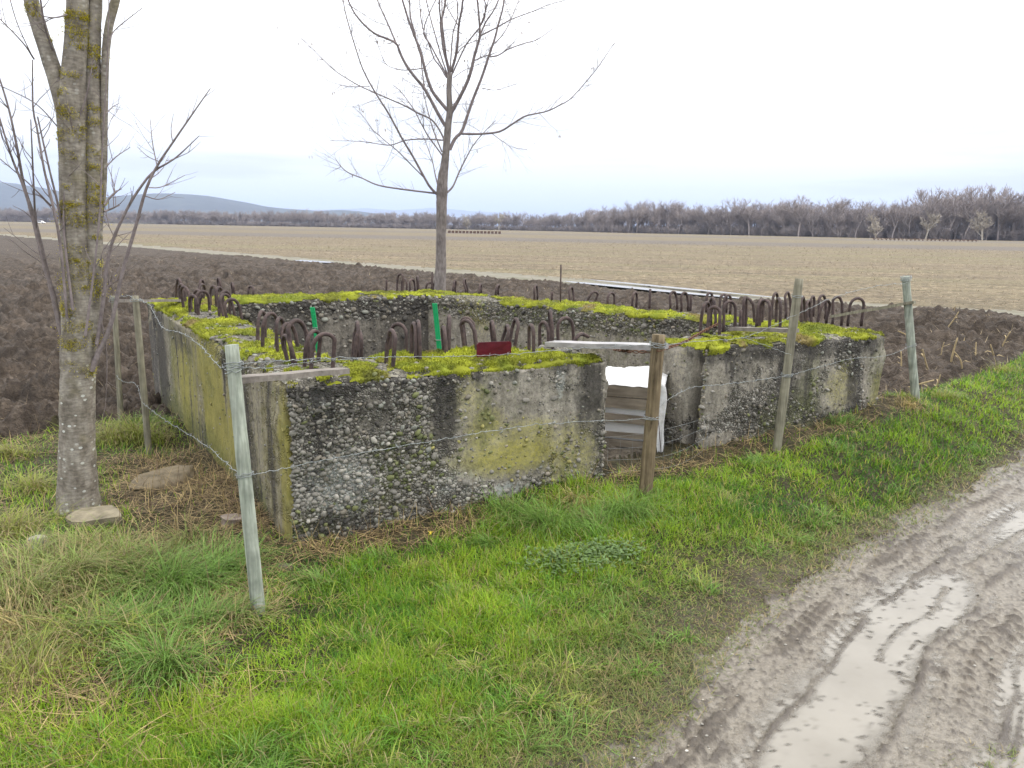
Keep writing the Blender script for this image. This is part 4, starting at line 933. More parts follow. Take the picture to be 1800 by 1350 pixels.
# chain
cp = spline([P(1078, 614, .93), PY(1110, 618, dT[1] + .12), PY(1145, 618, dT[1] + .07), PY(1165, 614, dT[1] + .05), P(1205, 600, .95), P(1240, 580, .96), P(1268, 566, .97)], 70)
ch = empty('chain', cp[0]); tag(ch, 'rusty chain slung behind the door post to the wall right of the doorway', 'chain')
t = np.linspace(0, 2 * np.pi, 13)[:-1]; lk = np.stack([np.cos(t) * .019, np.sin(t) * .010, 0 * t], 1); lk = np.concatenate([lk, lk[:1]]); m = MB(); m.tube(lk, .0034, 5, cap=False); lkd = m.data('link', MT['rust_orange'])
d_ = np.concatenate([[0], np.cumsum(np.linalg.norm(np.diff(cp, axis=0), axis=1))])
for n_, s_ in enumerate(np.arange(.01, d_[-1], .029)):
    k = min(np.searchsorted(d_, s_), len(cp) - 2); p = cp[k]; tg_ = cp[k + 1] - cp[k - 1 if k else 0]
    q = Vector(tg_).to_track_quat('X', 'Z') @ Vector((1, 0, 0)).rotation_difference(Vector((1, 0, 0)))
    mm = Matrix.Translation(Vector(p)) @ q.to_matrix().to_4x4() @ Matrix.Rotation(math.pi / 2 * (n_ % 2) + .4, 4, 'X')
    o = bpy.data.objects.new('link', lkd); C.objects.link(o); o.parent = ch; o.matrix_parent_inverse = chain_inv(ch); o.matrix_basis = mm

# ------------------------------------------------------------------ things on and in the ruin
A, B = P(838, 628, .945), P(897, 622, .945); U_ = np.array([0, 0.012, 1.0]); hA, hB = PY(838, 603, A[1])[2] - .945, PY(897, 599, B[1])[2] - .945
n_ = np.cross(B - A, U_); n_ /= np.linalg.norm(n_); m = MB()
outl = [A, B, B + U_ * hB * .85, B - (B - A) * .06 + U_ * hB, A + (B - A) * .05 + U_ * (hA + .004), A + U_ * hA * .9]
bend = [0, .004, .008, .01, .004, 0]; V = [p + n_ * (b_ + s) for s in (-.003, .003) for p, b_ in zip(outl, bend)]
k = len(outl); q = [(i, (i + 1) % k, k + (i + 1) % k, k + i) for i in range(k)]; t_ = [(0, i + 1, i) for i in range(1, k - 1)] + [(k, k + i, k + i + 1) for i in range(1, k - 1)]
m.add(V, q, t_); tag(m.build('metal_plate', MT['red_metal'], None, False), 'dark red metal plate standing upright in the moss on the front wall', 'plate')
for (x0, y0, x1, y1, yd, lb) in ((549, 540, 556, 590, 5.95, 'short bright green plastic stake behind the loops of the near left corner'), (764, 533, 773, 622, 5.42, 'taller bright green plastic stake just behind the middle of the front wall')):
    A, B = PY(x1, y1, yd), PY(x0, y0, yd); A = A + (A - B) * 0.9; e = empty('plastic_stake', A); tag(e, lb, 'stake', 'green plastic stakes'); m = MB()
    d = (B - A) / np.linalg.norm(B - A); s1 = np.array([1, 0, 0.0]) * .017; m.box((A + B) / 2, s1, np.array([0, .006, 0]), (B - A) / 2); m.build('stake', MT['green_plastic'], e, False)
    m = MB(); m.box((A + B) / 2 + np.array([0, -.008, 0]), s1 * .25, np.array([0, .004, 0]), (B - A) / 2 * .98); m.build('rib', MT['green_plastic'], e, False)
    m = MB(); c = A + (B - A) * .62; tt = np.linspace(0, 2 * np.pi, 13); m.tube(np.stack([c[0] + np.cos(tt) * .02, c[1] + np.sin(tt) * .014, c[2] + 0 * tt], 1), .0025, 4); m.build('tie_band', MT['wire'], e)
# slatted crate in the doorway with white plastic
cr = np.array([1.055, 5.32]); cl_ = np.array([0.50, 5.50]); cdir = (cl_ - cr) / np.linalg.norm(cl_ - cr); cn = np.array([-cdir[1], cdir[0]]); cn = cn if cn[1] < 0 else -cn; CL = np.linalg.norm(cl_ - cr)
crate = empty('slatted_crate', (*((cr + cl_) / 2), .1)); tag(crate, 'weathered wooden slatted crate lined with white plastic standing in the doorway', 'crate')
rows = [(668, 697, 'g'), (700, 716, 'g'), (737, 752, 'g'), (768, 783, 'g'), (788, 812, 'g')]
zof = lambda py: PY(1120, py, 5.33)[2]
sl = [(682, 702), (703, 722), (733, 748), (765, 774), (778, 790), (796, 810)]
for i, (ya, yb) in enumerate(sl):
    za, zb = zof(ya), zof(yb); zc, hh = (za + zb) / 2, (za - zb) / 2
    tilt = .004 * (i % 3 - 1)
    for sgn, dep in ((0, 0.0), (1, .55)):
        m = MB(); c = np.r_[(cr + cl_) / 2 - cn * dep + cn * .003 * (i % 2), zc]; m.box(c, np.r_[cdir * CL / 2, tilt], np.r_[cn * .010, 0], np.array([0, 0, hh * (1 if sgn == 0 else .9)])); m.build('slat', MT['crate_wood'], crate, False)
    for e_ in (0, 1):
        m = MB(); c = np.r_[(cr if e_ == 0 else cl_) - cn * .275, zc]; m.box(c, np.r_[cdir * .010, 0], np.r_[cn * .255, 0], np.array([0, 0, hh * .92])); m.build('slat', MT['crate_wood'], crate, False)
for e_ in (.03, .97):
    for dep in (.03, .52):
        m = MB(); c = cr + (cl_ - cr) * e_ - cn * dep; zt_, zb_ = zof(676), .06; m.box(np.r_[c, (zt_ + zb_) / 2], np.r_[cdir * .018, 0], np.r_[cn * .016, 0], np.array([0, 0, (zt_ - zb_) / 2])); m.build('corner_post', MT['crate_wood'], crate, False)
m = MB(); li_ = np.r_[(cr + cl_) / 2 - cn * .045, (zof(690) + zof(790)) / 2]; m.box(li_, np.r_[cdir * CL * .46, 0], np.r_[cn * .004, 0], np.array([0, 0, (zof(690) - zof(775)) / 2])); m.build('liner', MT['liner'], crate, False)
# white sheet heaped on the crate
na, nb = 40, 26; a_, b_ = np.meshgrid(np.linspace(-.03, 1.03, na), np.linspace(0, 1, nb)); zt_ = zof(682)
hp = .010 + .024 * np.sin(np.pi * np.clip(b_, 0, 1)) + .035 * np.exp(-((a_ - .25) / .22) ** 2) * np.sin(np.pi * b_ * .9) + .045 * fb2(a_ * 3.5, b_ * 5, 4, 88)
front = sst(.16, 0, b_); xy = (cr + (cl_ - cr) * a_[..., None]) - cn * (b_[..., None] * .57 - .012 - .0 * front[..., None])
z_ = zt_ + hp * (1 - front) + .004 - .004 * front * (1 + np.sin(a_ * 9 + 2) * np.sin(a_ * 31))
V = np.concatenate([xy, z_[..., None]], 2).reshape(-1, 3); q = grid_quads(nb, na)
o = link('plastic_sheet', mesh_data('plastic_sheet', V, q, None, MT['white_plastic'], True)); tag(o, 'crumpled white plastic sheet heaped on top of the slatted crate', 'plastic sheet')
so_ = o.modifiers.new('thick', 'SOLIDIFY'); so_.thickness = .004
# hanging strip right of the post
nz = 30; zs = np.linspace(0, 1, nz); yd = 5.22; V = []
for t in zs:
    py = 675 + t * 130; px0 = 1157 - 3 * math.sin(t * 3.0) - 6 * t + (6 * t ** 3); px1 = 1168 + 5 * math.sin(t * 3.3) * (1 - t) - 7 * t ** 3 + 2 * math.sin(t * 9)
    for k in range(5): px = px0 + (px1 - px0) * k / 4; p = PY(px, py, yd + .012 * math.sin(k * 1.9 + t * 6)); V.append(p)
o = link('plastic_strip', mesh_data('plastic_strip', V, grid_quads(nz, 5), None, MT['white_plastic'], True)); tag(o, 'narrow white plastic strip hanging beside the brown door post', 'plastic strip')
so_ = o.modifiers.new('thick', 'SOLIDIFY'); so_.thickness = .004
m = MB(); m.tube([PY(1156, 720, yd - .05), PY(1159, 760, yd - .05), PY(1163, 806, yd - .05)], .003, 5); tag(m.build('cord', MT['rust']), 'dark cord hanging down the front of the white plastic strip', 'cord')
# wire mesh across the foot of the doorway
g0, g1 = NC + u * (GS0 - .02) - nin * .03, NC + u * (GS1 + .03) - nin * .03; m = MB(); hm = .34
for k in range(5): z = .06 + hm * k / 4; t = np.linspace(0, 1, 14); m.tube([np.r_[g0 + (g1 - g0) * q - nin * .12 * math.sin(q * math.pi), z + .05 * q + .008 * math.sin(q * 7 + k)] for q in t], .0008, 3, cap=False)
for k in range(13): q = k / 12; c = g0 + (g1 - g0) * q - nin * .12 * math.sin(q * math.pi); m.tube([np.r_[c, .0 + .05 * q], np.r_[c + u * .004 * (k % 3 - 1), .06 + hm + .05 * q]], .0005, 3, cap=False)
tag(m.build('wire_mesh', MT['wire']), 'low wire mesh stretched across the foot of the doorway behind the brown post', 'wire mesh')

# ------------------------------------------------------------------ broken slabs on the bank
def slab(px, py, w, dpt, h, rz, label, tilt=(0, 0), col=(.24, .21, .15), seed=0):
    g = G(px, py); nu_, nv_ = 26, 20; th, ph = np.meshgrid(np.linspace(0, 2 * np.pi, nu_, endpoint=False), np.linspace(-np.pi / 2, np.pi / 2, nv_))
    se = lambda v, e: np.sign(v) * np.abs(v) ** e
    X = se(np.cos(ph), .35) * se(np.cos(th), .45); Y = se(np.cos(ph), .35) * se(np.sin(th), .45); Z = se(np.sin(ph), .45)
    V = np.stack([X * w / 2, Y * dpt / 2, Z * h / 2], -1).reshape(-1, 3); rr = np.random.default_rng(seed)
    # chop corners
    for _ in range(11):
        n = rr.normal(size=3); n[2] *= .3; n /= np.linalg.norm(n); sup = (V @ n).max() * rr.uniform(.62, .86); ov = np.clip(V @ n - sup, 0, None); V -= ov[:, None] * n
    V += (fb3(V * 9 + seed * 3, 3, seed)[:, None] * .022 + fb3(V * 30, 3, seed)[:, None] * .010) * (V / (np.linalg.norm(V, axis=1)[:, None] + 1e-6))
    i = np.arange(nv_ - 1)[:, None] * nu_; j = np.arange(nu_)[None]; q = np.stack([i + j, i + (j + 1) % nu_, i + nu_ + (j + 1) % nu_, i + nu_ + j], -1).reshape(-1, 4)
    R_ = np.array(Matrix.Rotation(rz, 3, 'Z') @ Matrix.Rotation(tilt[0], 3, 'X') @ Matrix.Rotation(tilt[1], 3, 'Y')); V = V @ R_.T
    o = link('broken_slab', mesh_data('broken_slab', V, q, None, MT['stone'], True, np.tile(np.array(col), (len(V), 1)))); o.location = (g[0], g[1], g[2] + h * .24); tag(o, label, 'slab', 'broken slabs on the bank'); return o
slab(295, 852, .46, .34, .11, .25, 'tan broken slab tilted against the foot of the left wall', (.16, -.10), (.155, .125, .082), 3)
slab(165, 922, .36, .30, .09, .5, 'pale rough slab lying at the foot of the big trunk', (.05, -.05), (.19, .165, .115), 5)
slab(408, 920, .17, .15, .06, .8, 'small pinkish slab half buried by the near stake', (.05, .1), (.22, .18, .15), 8)
slab(66, 958, .12, .10, .06, .3, 'small whitish stone in the straw left of the big trunk', (0, 0), (.30, .28, .24), 11)
slab(505, 1000, .11, .06, .04, .2, 'small flat brown stone at the foot of the pebbly corner', (0, 0), (.10, .085, .065), 14)

# ------------------------------------------------------------------ the big tree on the left
def px_path(pts, yd, n, dy=0.0):
    """picture polyline with radii in picture pixels -> 3-D spline standing at forward distance yd"""
    P3, R3 = [], []
    for k, p in enumerate(pts):
        y = yd + (p[3] if len(p) > 3 else dy * k / max(1, len(pts) - 1)); q = PY(p[0], p[1], y); P3.append(q); R3.append(p[2] / FPX * (np.dot(q - CAM, _F)))
    c = spline(P3, n); kk = np.linspace(0, len(pts) - 1, n); d = np.concatenate([[0], np.cumsum(np.linalg.norm(np.diff(np.array(P3), axis=0), axis=1))]); rr = np.interp(np.linspace(0, d[-1], n), d, R3)
    return c, rr
def twigs(mb, path, rad, n, Lr, rr, up=.25, sub=True, tips=None):
    for _ in range(n):
        k = rr.integers(len(path) // 5, len(path)); p = path[k]; tg_ = path[min(k + 1, len(path) - 1)] - path[max(k - 1, 0)]; tg_ = tg_ / (np.linalg.norm(tg_) + 1e-9)
        s_ = rr.normal(size=3); s_ -= tg_ * (s_ @ tg_); s_ /= np.linalg.norm(s_); d = tg_ * rr.uniform(.5, 1.0) + s_ * rr.uniform(.5, 1.0); d /= np.linalg.norm(d)
        L = rr.uniform(*Lr); pts = [p]; 
        for q in range(4): d = d + np.array([0, 0, up * .3]) + rr.normal(0, .12, 3); d /= np.linalg.norm(d); pts.append(pts[-1] + d * L / 4)
        r0 = min(rad[k] * .5, .0030); mb.tube(pts, np.linspace(r0, r0 * .35, 5), 4, cap=False)
        if tips is not None: tips.append(pts[-1])
        if sub and L > .2:
            for _ in range(rr.integers(1, 4)):
                b_ = pts[rr.integers(1, 4)]; d2 = d + rr.normal(0, .6, 3); d2 /= np.linalg.norm(d2); l2 = L * rr.uniform(.2, .45); mb.tube([b_, b_ + d2 * l2 * .5, b_ + d2 * l2 + np.array([0, 0, l2 * .1])], [r0 * .6, r0 * .45, r0 * .3], 3, cap=False)
                if tips is not None: tips.append(b_ + d2 * l2)
rt = np.random.default_rng(21)
gT = G(140, 893); yT = gT[1]
big_tree = empty('bare_tree', gT); tag(big_tree, 'large bare tree with several stems and mossy spotted trunk on the left bank', 'tree')
tr, rr_ = px_path([(138, 930, 50), (139, 900, 46), (138, 870, 40), (136, 820, 35.5), (136, 740, 33), (137, 650, 33), (139, 560, 33), (136, 470, 30), (132, 380, 28), (130, 280, 28), (128, 190, 29), (131, 120, 24), (135, 50, 22), (137, -20, 21), (140, -250, 18), (148, -600, 12)], yT, 150)
rr_ = rr_ * .85; m = MB(); m.tube(tr, rr_, 26, rough=.07, seed=5); trunk = m.build('trunk', MT['bark_big'], big_tree)
st2, r2_ = px_path([(148, 680, 10), (154, 620, 14), (161, 540, 15), (165, 440, 15), (166, 340, 15), (165, 240, 14), (164, 140, 13), (166, 40, 12), (172, -60, 11), (180, -350, 9)], yT, 90, .06)
m = MB(); r2_ = r2_ * .92; m.tube(st2, r2_, 16, rough=.08, seed=9); stem2 = m.build('trunk', MT['bark_big'], big_tree)
lb, rl_ = px_path([(124, 235, 14), (112, 185, 18), (101, 145, 17), (86, 100, 16), (68, 45, 15), (55, 0, 14.5), (38, -90, 13), (10, -300, 9)], yT, 60, -.05)
m = MB(); rl_ = rl_ * .84; m.tube(lb, rl_, 16, rough=.07, seed=12); limb = m.build('limb', MT['bark_big'], big_tree)
rb, rr2_ = px_path([(172, 420, 4), (182, 330, 5), (183, 220, 6), (185, 110, 6.5), (191, 50, 7), (203, 0, 7.5), (225, -90, 7)], yT + .05, 50)
m = MB(); m.tube(rb, rr2_, 10, rough=.06); m.build('limb', MT['bark_big'], big_tree)
SUCK = [
 [(114, 618, 5), (88, 500, 4.6), (62, 390, 4), (43, 330, 3.4), (30, 260, 2.8), (15, 190, 2.2), (-8, 115, 1.5)], [(112, 612, 5), (95, 520, 4.4), (78, 470, 4), (55, 375, 3.2), (40, 325, 3), (20, 275, 2.4), (-6, 190, 1.6)],
 [(118, 560, 3), (107, 440, 3.4), (95, 370, 3), (78, 300, 2.6), (65, 225, 2.2), (58, 190, 2), (57, 105, 1.2)], [(62, 390, 2.4), (58, 300, 2), (54, 210, 1.2)], [(112, 420, 2.5), (104, 370, 2.6), (85, 290, 2.2), (66, 205, 1.6)],
 [(90, 362, 2), (50, 322, 1.5), (-5, 275, 1)], [(106, 228, 1.5), (62, 182, 1.2), (-5, 148, .9)], [(60, 104, 2), (40, 75, 1.6), (-5, 28, 1.2)], [(57, 100, 1.3), (30, 40, 1.1), (10, -30, 1)], [(118, 26, 2), (95, 31, 1.5), (72, 26, 1), (60, 10, .8)],
 [(95, 95, 2.6), (80, 50, 2.2), (68, -20, 2)], [(128, 545, 3.4), (119, 470, 3), (112, 380, 2.5), (122, 260, 2), (150, 175, 1.6), (165, 100, 1)],
 [(160, 652, 7), (172, 622, 6.2), (195, 570, 5), (215, 480, 4.4), (238, 400, 3.8), (256, 335, 3.3), (276, 292, 2.8), (304, 250, 2.3), (335, 205, 1.8), (370, 155, 1)],
 [(170, 605, 4.5), (182, 525, 4.2), (193, 440, 3.7), (222, 370, 3.2), (250, 325, 2.8), (272, 300, 2.5), (308, 278, 1.8), (350, 239, .9)],
 [(276, 292, 1.3), (268, 250, 1.1), (264, 210, .7)], [(262, 330, 1.4), (285, 328, 1.1), (325, 308, .7)], [(282, 285, 1), (260, 275, .9), (241, 258, .6)], [(256, 345, 1.3), (280, 350, 1), (308, 338, .6)], [(180, 520, 2.6), (192, 500, 2), (210, 470, 1.2)],
 [(183, 360, 2.6), (200, 340, 2), (213, 332, 1.2)], [(183, 372, 2.4), (198, 366, 1.8), (210, 361, 1)], [(184, 296, 1.8), (205, 275, 1.2), (229, 259, .7)], [(186, 200, 1.3), (198, 188, 1), (209, 182, .6)], [(192, 70, 1.6), (205, 50, 1.2), (250, 14, .8)],
 [(178, 560, 1.6), (186, 610, 1.4), (188, 650, 1.2), (186, 705, .8)], [(150, 590, 3), (162, 500, 2.5), (175, 380, 2.2), (180, 260, 1.8), (188, 120, 1.4), (192, -20, 1.2)]]
for i_, sp in enumerate(SUCK):
    c, rd = px_path(sp, yT + (-.115 if 118 <= sp[0][0] <= 152 else -.02), 30, (-.16 if sp[-1][0] < 120 else .1)); m = MB(); m.tube(c, rd * .76, 7, cap=False, rough=.05); twigs(m, c, rd * .9, 9 if len(sp) > 5 else 4, (.05, .26), rt); m.build('branch', MT['branch'], big_tree)
# moss cushions on the trunk
mm_ = MB()
def moss_on(path, rad, n, zlo, zhi, th_c, spread, rr):
    for _ in range(n):
        k = rr.integers(2, len(path) - 2); p = path[k]
        if not zlo < p[2] < zhi: continue
        th = rr.normal(th_c, spread); d = np.array([math.cos(th), math.sin(th), 0]); c = p + d * rad[k] * .97; sz = rr.uniform(.2, 1.0) ** 2 * .034 + .008; nb_ = int(7500 * sz)
        tang = np.array([-d[1], d[0], 0]); off_ = rr.normal(0, 1, (nb_, 2)) * np.array([sz * 1.1, sz * .5])
        q = c + off_[:, :1] * tang + off_[:, 1:] * np.array([0, 0, 1.0]) - d * (off_[:, :1] ** 2) / (2 * rad[k])
        col = np.array([.58, .52, .06]) * rr.uniform(.6, 1.25, (nb_, 1)); ang = np.arctan2(d[1], d[0]) + rr.normal(0, .7, nb_)
        v_, q_, t_, c_ = blades(q - d * .003, ang, rr.uniform(.008, .02, nb_), rr.uniform(.003, .006, nb_), rr.uniform(.5, 1.3, nb_), rr.uniform(.2, 1.0, nb_), col, col * 1.15, (0, .5, 1)); mm_.add(v_, q_, t_); mm_.c[-1] = c_
moss_on(tr, rr_, 105, .9, 3.3, -1.6, .65, rt); moss_on(st2, r2_, 40, 1.0, 2.6, -.9, .8, rt); moss_on(lb, rl_, 10, 1.8, 3.2, -1.2, .7, rt); moss_on(tr, rr_, 10, .55, 1.0, -.7, .4, rt)
tag(mm_.build('moss', MT['moss'], big_tree, True, True), kind='stuff')

# ------------------------------------------------------------------ the small tree behind the ruin
y2 = 10.9; g2 = PY(772, 503, y2); g2z = hz(g2[0], g2[1])
small_tree = empty('bare_tree', (g2[0], g2[1], g2z)); tag(small_tree, 'slender young bare tree standing behind the back corner of the ruin', 'tree')
o3 = lambda L: [(500 + x / 3, y / 3, r) for x, y, r in L]
tk, tkr = px_path([(771, 620, 13), (772, 560, 12), (773, 500, 11)] + o3([(825, 1400, 28), (826, 1250, 26), (828, 1150, 26), (829, 1050, 28), (831, 1000, 30), (836, 930, 25), (843, 880, 21), (852, 800, 19), (858, 720, 19), (864, 650, 18), (872, 590, 17), (869, 520, 15), (868, 460, 14.5), (873, 385, 14.5)]) if False else [(771, 620, 13), (772, 560, 12), (773, 500, 11)] + [(500 + x / 3, y / 3, r / 3) for x, y, r in [(825, 1400, 28), (826, 1250, 26), (828, 1150, 27), (829, 1050, 29), (831, 1000, 30), (836, 930, 26), (843, 880, 22), (852, 800, 19), (858, 720, 19), (864, 650, 18), (872, 590, 17), (869, 520, 15), (868, 460, 14.5), (873, 385, 14.5)]], y2, 90)
m = MB(); m.tube(tk, tkr, 16, rough=.09, seed=3); m.build('trunk', MT['bark_small'], small_tree)
BR = [  # (points in the enlarged survey picture), start radius, end radius, depth drift
 ([(805, 1025), (770, 990), (740, 940), (680, 830), (620, 730), (550, 600), (480, 490), (425, 390), (390, 300), (320, 60), (300, -100)], 9, 3, -.5), ([(800, 1020), (600, 995), (490, 975), (410, 940), (340, 912), (300, 880), (270, 838)], 6, 2, .4),
 ([(860, 1015), (890, 980), (920, 910), (960, 830), (1000, 760), (1060, 690), (1115, 635)], 6.5, 2, .5), ([(845, 740), (740, 733), (640, 740), (560, 765), (480, 757), (390, 745), (240, 742)], 5, 1.6, -.6), ([(812, 990), (795, 920), (780, 850), (745, 750), (720, 690)], 5, 1.5, .7),
 ([(848, 665), (810, 600), (740, 470), (690, 410), (640, 340), (610, 280), (590, 230), (530, 200), (480, 180), (420, 130), (370, 70), (340, 10), (310, -60)], 12, 4, -.3), ([(590, 230), (560, 160), (530, 90), (490, 0), (470, -80)], 6, 3, .2),
 ([(872, 595), (825, 540), (780, 480), (750, 400), (735, 340), (715, 260), (690, 200), (660, 120), (640, 60), (605, -60)], 12, 6, .35), ([(735, 340), (700, 230), (680, 150), (665, 90), (660, 0), (655, -90)], 7, 4, .1), ([(740, 480), (730, 400), (722, 330), (718, 260)], 5, 3, .25),
 ([(872, 390), (855, 320), (840, 260), (830, 180), (825, 120), (840, 60), (860, -60)], 11, 6, .1), ([(825, 120), (818, 40), (815, -70)], 6, 4, -.2), ([(878, 380), (900, 310), (912, 240), (920, 130), (935, 50), (948, -60)], 10, 6, -.3), ([(920, 140), (870, 60), (830, -20)], 4, 2, .3),
 ([(878, 595), (915, 530), (960, 440), (985, 370), (1000, 300), (1020, 230), (1030, 190), (1028, 120), (1022, 50), (1010, -60)], 13, 6, -.2), ([(1030, 190), (1060, 120), (1100, 60), (1135, -10)], 6, 4, .2), ([(1035, 130), (1060, 60), (1080, -20)], 4, 3, -.2),
 ([(872, 790), (900, 730), (935, 695), (965, 610), (1000, 510), (1040, 410), (1070, 320), (1090, 260), (1110, 200), (1130, 120), (1150, 50), (1165, -50)], 12, 5, .4), ([(935, 705), (1030, 706), (1130, 695), (1185, 665), (1230, 635), (1270, 612), (1320, 600), (1390, 585), (1450, 555), (1510, 520), (1600, 420), (1660, 345), (1740, 225)], 7.5, 2, -.4),
 ([(852, 760), (820, 690), (775, 630), (700, 595), (640, 560), (560, 525), (480, 490), (400, 455), (340, 420), (270, 375), (200, 310), (140, 250), (80, 190)], 6, 2, .5), ([(840, 830), (800, 775), (760, 720), (720, 650), (690, 590), (650, 530), (610, 480), (570, 445)], 5, 2, -.5), ([(830, 800), (790, 700), (765, 620), (740, 520), (725, 450)], 5, 2, .6),
 ([(1085, 300), (1130, 290), (1180, 260), (1260, 230), (1330, 210), (1390, 170), (1440, 130)], 5, 1.7, .4), ([(1030, 190), (1080, 165), (1130, 140), (1180, 110), (1240, 85), (1310, 60), (1380, 30), (1480, 0)], 5, 2, -.5), ([(890, 320), (920, 270), (960, 235), (1040, 205)], 4, 2, .4),
 ([(745, 945), (700, 900), (640, 840), (590, 790), (540, 750), (500, 715), (470, 690), (420, 620), (360, 560)], 4.5, 1.3, .5), ([(735, 360), (640, 370), (580, 360), (545, 345), (520, 310), (480, 200)], 3.5, 1.3, -.5), ([(855, 410), (820, 350), (790, 310), (765, 240), (740, 180), (720, 100), (712, -20)], 5, 3, .4),
 ([(450, 455), (340, 455), (240, 430), (200, 400)], 2.5, 1, .1), ([(1110, 230), (1160, 170), (1200, 90), (1240, -10)], 4, 2, .2), ([(880, 560), (920, 510), (880, 440), (850, 380)], 2.5, 1.5, .2), ([(1000, 320), (1060, 295), (1090, 290)], 4, 3, .1), ([(890, 410), (950, 370), (1010, 345), (1070, 320)], 2.5, 1.3, .3), ([(1000, 550), (920, 550), (870, 570)], 2, 1.2, .2),
 ([(1095, 705), (1150, 745), (1200, 775), (1280, 790)], 2.4, 1, -.2), ([(890, 645), (950, 648), (1030, 690)], 2.2, 1, .4), ([(1040, 465), (1110, 475), (1170, 460), (1230, 440)], 2.6, 1, -.3), ([(940, 180), (880, 155), (790, 170), (700, 185)], 2.5, 1, -.3), ([(330, 20), (410, 70), (470, 110), (560, 140)], 2.5, 1, .3), ([(545, 345), (470, 300), (400, 275), (330, 60)], 2, 1, .4)]
seeds = []; rt2 = np.random.default_rng(33)
for pts, r0, r1, drift in BR:
    L = [(500 + x / 3, y / 3, (r0 + (r1 - r0) * k / (len(pts) - 1)) / 3) for k, (x, y) in enumerate(pts)]
    c, rd = px_path(L, y2, 34, drift * .8); m = MB(); rd = rd * .8; m.tube(c, np.maximum(rd, .003), 7, cap=False, rough=.06)
    tips = []; twigs(m, c, rd, int(8 + .022 * sum(math.hypot(pts[i + 1][0] - pts[i][0], pts[i + 1][1] - pts[i][1]) for i in range(len(pts) - 1))), (.12, .55), rt2, .1, True, tips); m.build('branch', MT['branch'], small_tree)
    seeds += tips
# crown above the picture: further shoots
for k in range(5):
    a = rt2.uniform(0, 6.28); b0 = tk[-1] + np.array([rt2.uniform(-.55, .55), rt2.uniform(-.4, .4), rt2.uniform(.6, 1.2)]); e0 = b0 + np.array([math.cos(a) * .6, math.sin(a) * .6, rt2.uniform(1.2, 2.2)])
    c = spline([tk[-3], (tk[-3] + b0) / 2 + rt2.normal(0, .1, 3), b0, (b0 + e0) / 2 + rt2.normal(0, .1, 3), e0], 24); m = MB(); rd = np.linspace(.011, .003, 24); m.tube(c, rd, 6, cap=False); twigs(m, c[10:], rd[10:], 12, (.15, .5), rt2, .1); m.build('branch', MT['branch'], small_tree)
m = MB(); rt2.shuffle(seeds)
for p in seeds[:95]:
    n = int(rt2.integers(1, 4)); pos_ = np.tile(p, (n, 1)) + rt2.normal(0, .014, (n, 3)) * np.array([1, 1, .3]); cc = np.array([.20, .15, .11]) * rt2.uniform(.7, 1.5, (n, 1))
    v_, q_, t_, c_ = blades(pos_, rt2.uniform(0, 6.28, n), rt2.uniform(.022, .045, n), rt2.uniform(.008, .016, n), rt2.uniform(2.6, 3.3, n), rt2.normal(0, .3, n), cc, cc, (0, .35, .7, 1)); m.add(v_, q_, t_); m.c[-1] = c_
tag(m.build('seed_pods', MT['straw'], small_tree, False, True), kind='stuff')

# ------------------------------------------------------------------ turf, long grass, straw
def sample(n, rmin, rmax, amax=52, seed=0):
    r = np.random.default_rng(seed); rad = np.exp(r.uniform(math.log(rmin), math.log(rmax), n)); th = r.uniform(-math.radians(amax), math.radians(amax), n)
    return rad * np.sin(th), rad * np.cos(th), rad, r
def lookat_clear(x, y):
    s = (x - NC[0]) * u[0] + (y - NC[1]) * u[1]; t = (x - NC[0]) * u[1] - (y - NC[1]) * u[0]
    return s, t
FULL = [tuple(NC), tuple(FL), tuple(BO), tuple(RE), tuple(FR)]
dry_l = lambda x, y: np.clip(sst(-.9, -1.7, x) * sst(2.2, 2.8, y + .35 * (x + 1.2)) + 1.3 * ell(x, y, -2.3, 2.9, 1.3, .7), 0, 1)
def bare(x, y):
    """strip of bare soil and dead stalks round the foot of the walls"""
    s, t = lookat_clear(x, y); n = .10 * fb2(x * 3, y * 3, 2, 140)
    f = sst(.34, .16, t + n - .05 * np.sin(s * 2)) * sst(-.6, -.1, s) * (s < 5.2) * (t > -.3)
    dl = (x - NC[0]) * -dL[1] + (y - NC[1]) * dL[0]; al = (x - NC[0]) * dL[0] + (y - NC[1]) * dL[1]
    g = sst(.85, .45, dl + n) * (dl > -.2) * sst(-.35, 0.0, al) * sst(2.6, 1.9, al)
    return np.clip(np.maximum(f * (1 - .75 * sst(.9, 1.3, s) * sst(2.0, 1.7, s)), g), 0, 1)
x, y, rad, r = sample(800000, 1.75, 15, 50, 1)
reg = region(x, y); rg, rc = reg[0], reg[1]; inr = inpoly(x, y, FULL)
pg = np.where(rg == 0, 1.0, 0.0)
edge_n = .35 * fb2(x * 1.7, y * 1.7, 3, 150)
pg = np.where(rg == 0, 1 - .18 * sst(-.2, .05, rc * (1 + 1.6 * sst(1.0, 2.6, x)) + .2 * edge_n), pg); pg = np.where((rg == 1), .55 * sst(.18, 0, rc + .2 * edge_n) + .5 * ell(x, y, 1.72, 2.26, .2, .12) * (fb2(x * 9, y * 9, 2, 3) > .1), pg)
pg = pg * (1 - .93 * bare(x, y)) * (1 - .72 * dry_l(x, y)); pg = np.where(inr, 0, pg)
k = r.random(len(x)) < pg; x, y, rad, rc = x[k], y[k], rad[k], rc[k]; n = len(x); z = height(x, y)
cl1 = fb2(x * 2.2, y * 2.2, 3, 160); cl2 = fb2(x * 8, y * 8, 2, 165); wk = 1 + 1.6 * sst(1.0, 2.6, x); worn = sst(-.75, -.02, rc * wk + .25 * fb2(x * 1.7, y * 1.7, 3, 150))
L = (.062 + .046 * cl1 + .034 * cl2) * (1 - .35 * worn) * r.uniform(.55, 1.4, n); L = np.clip(L, .034, .13)
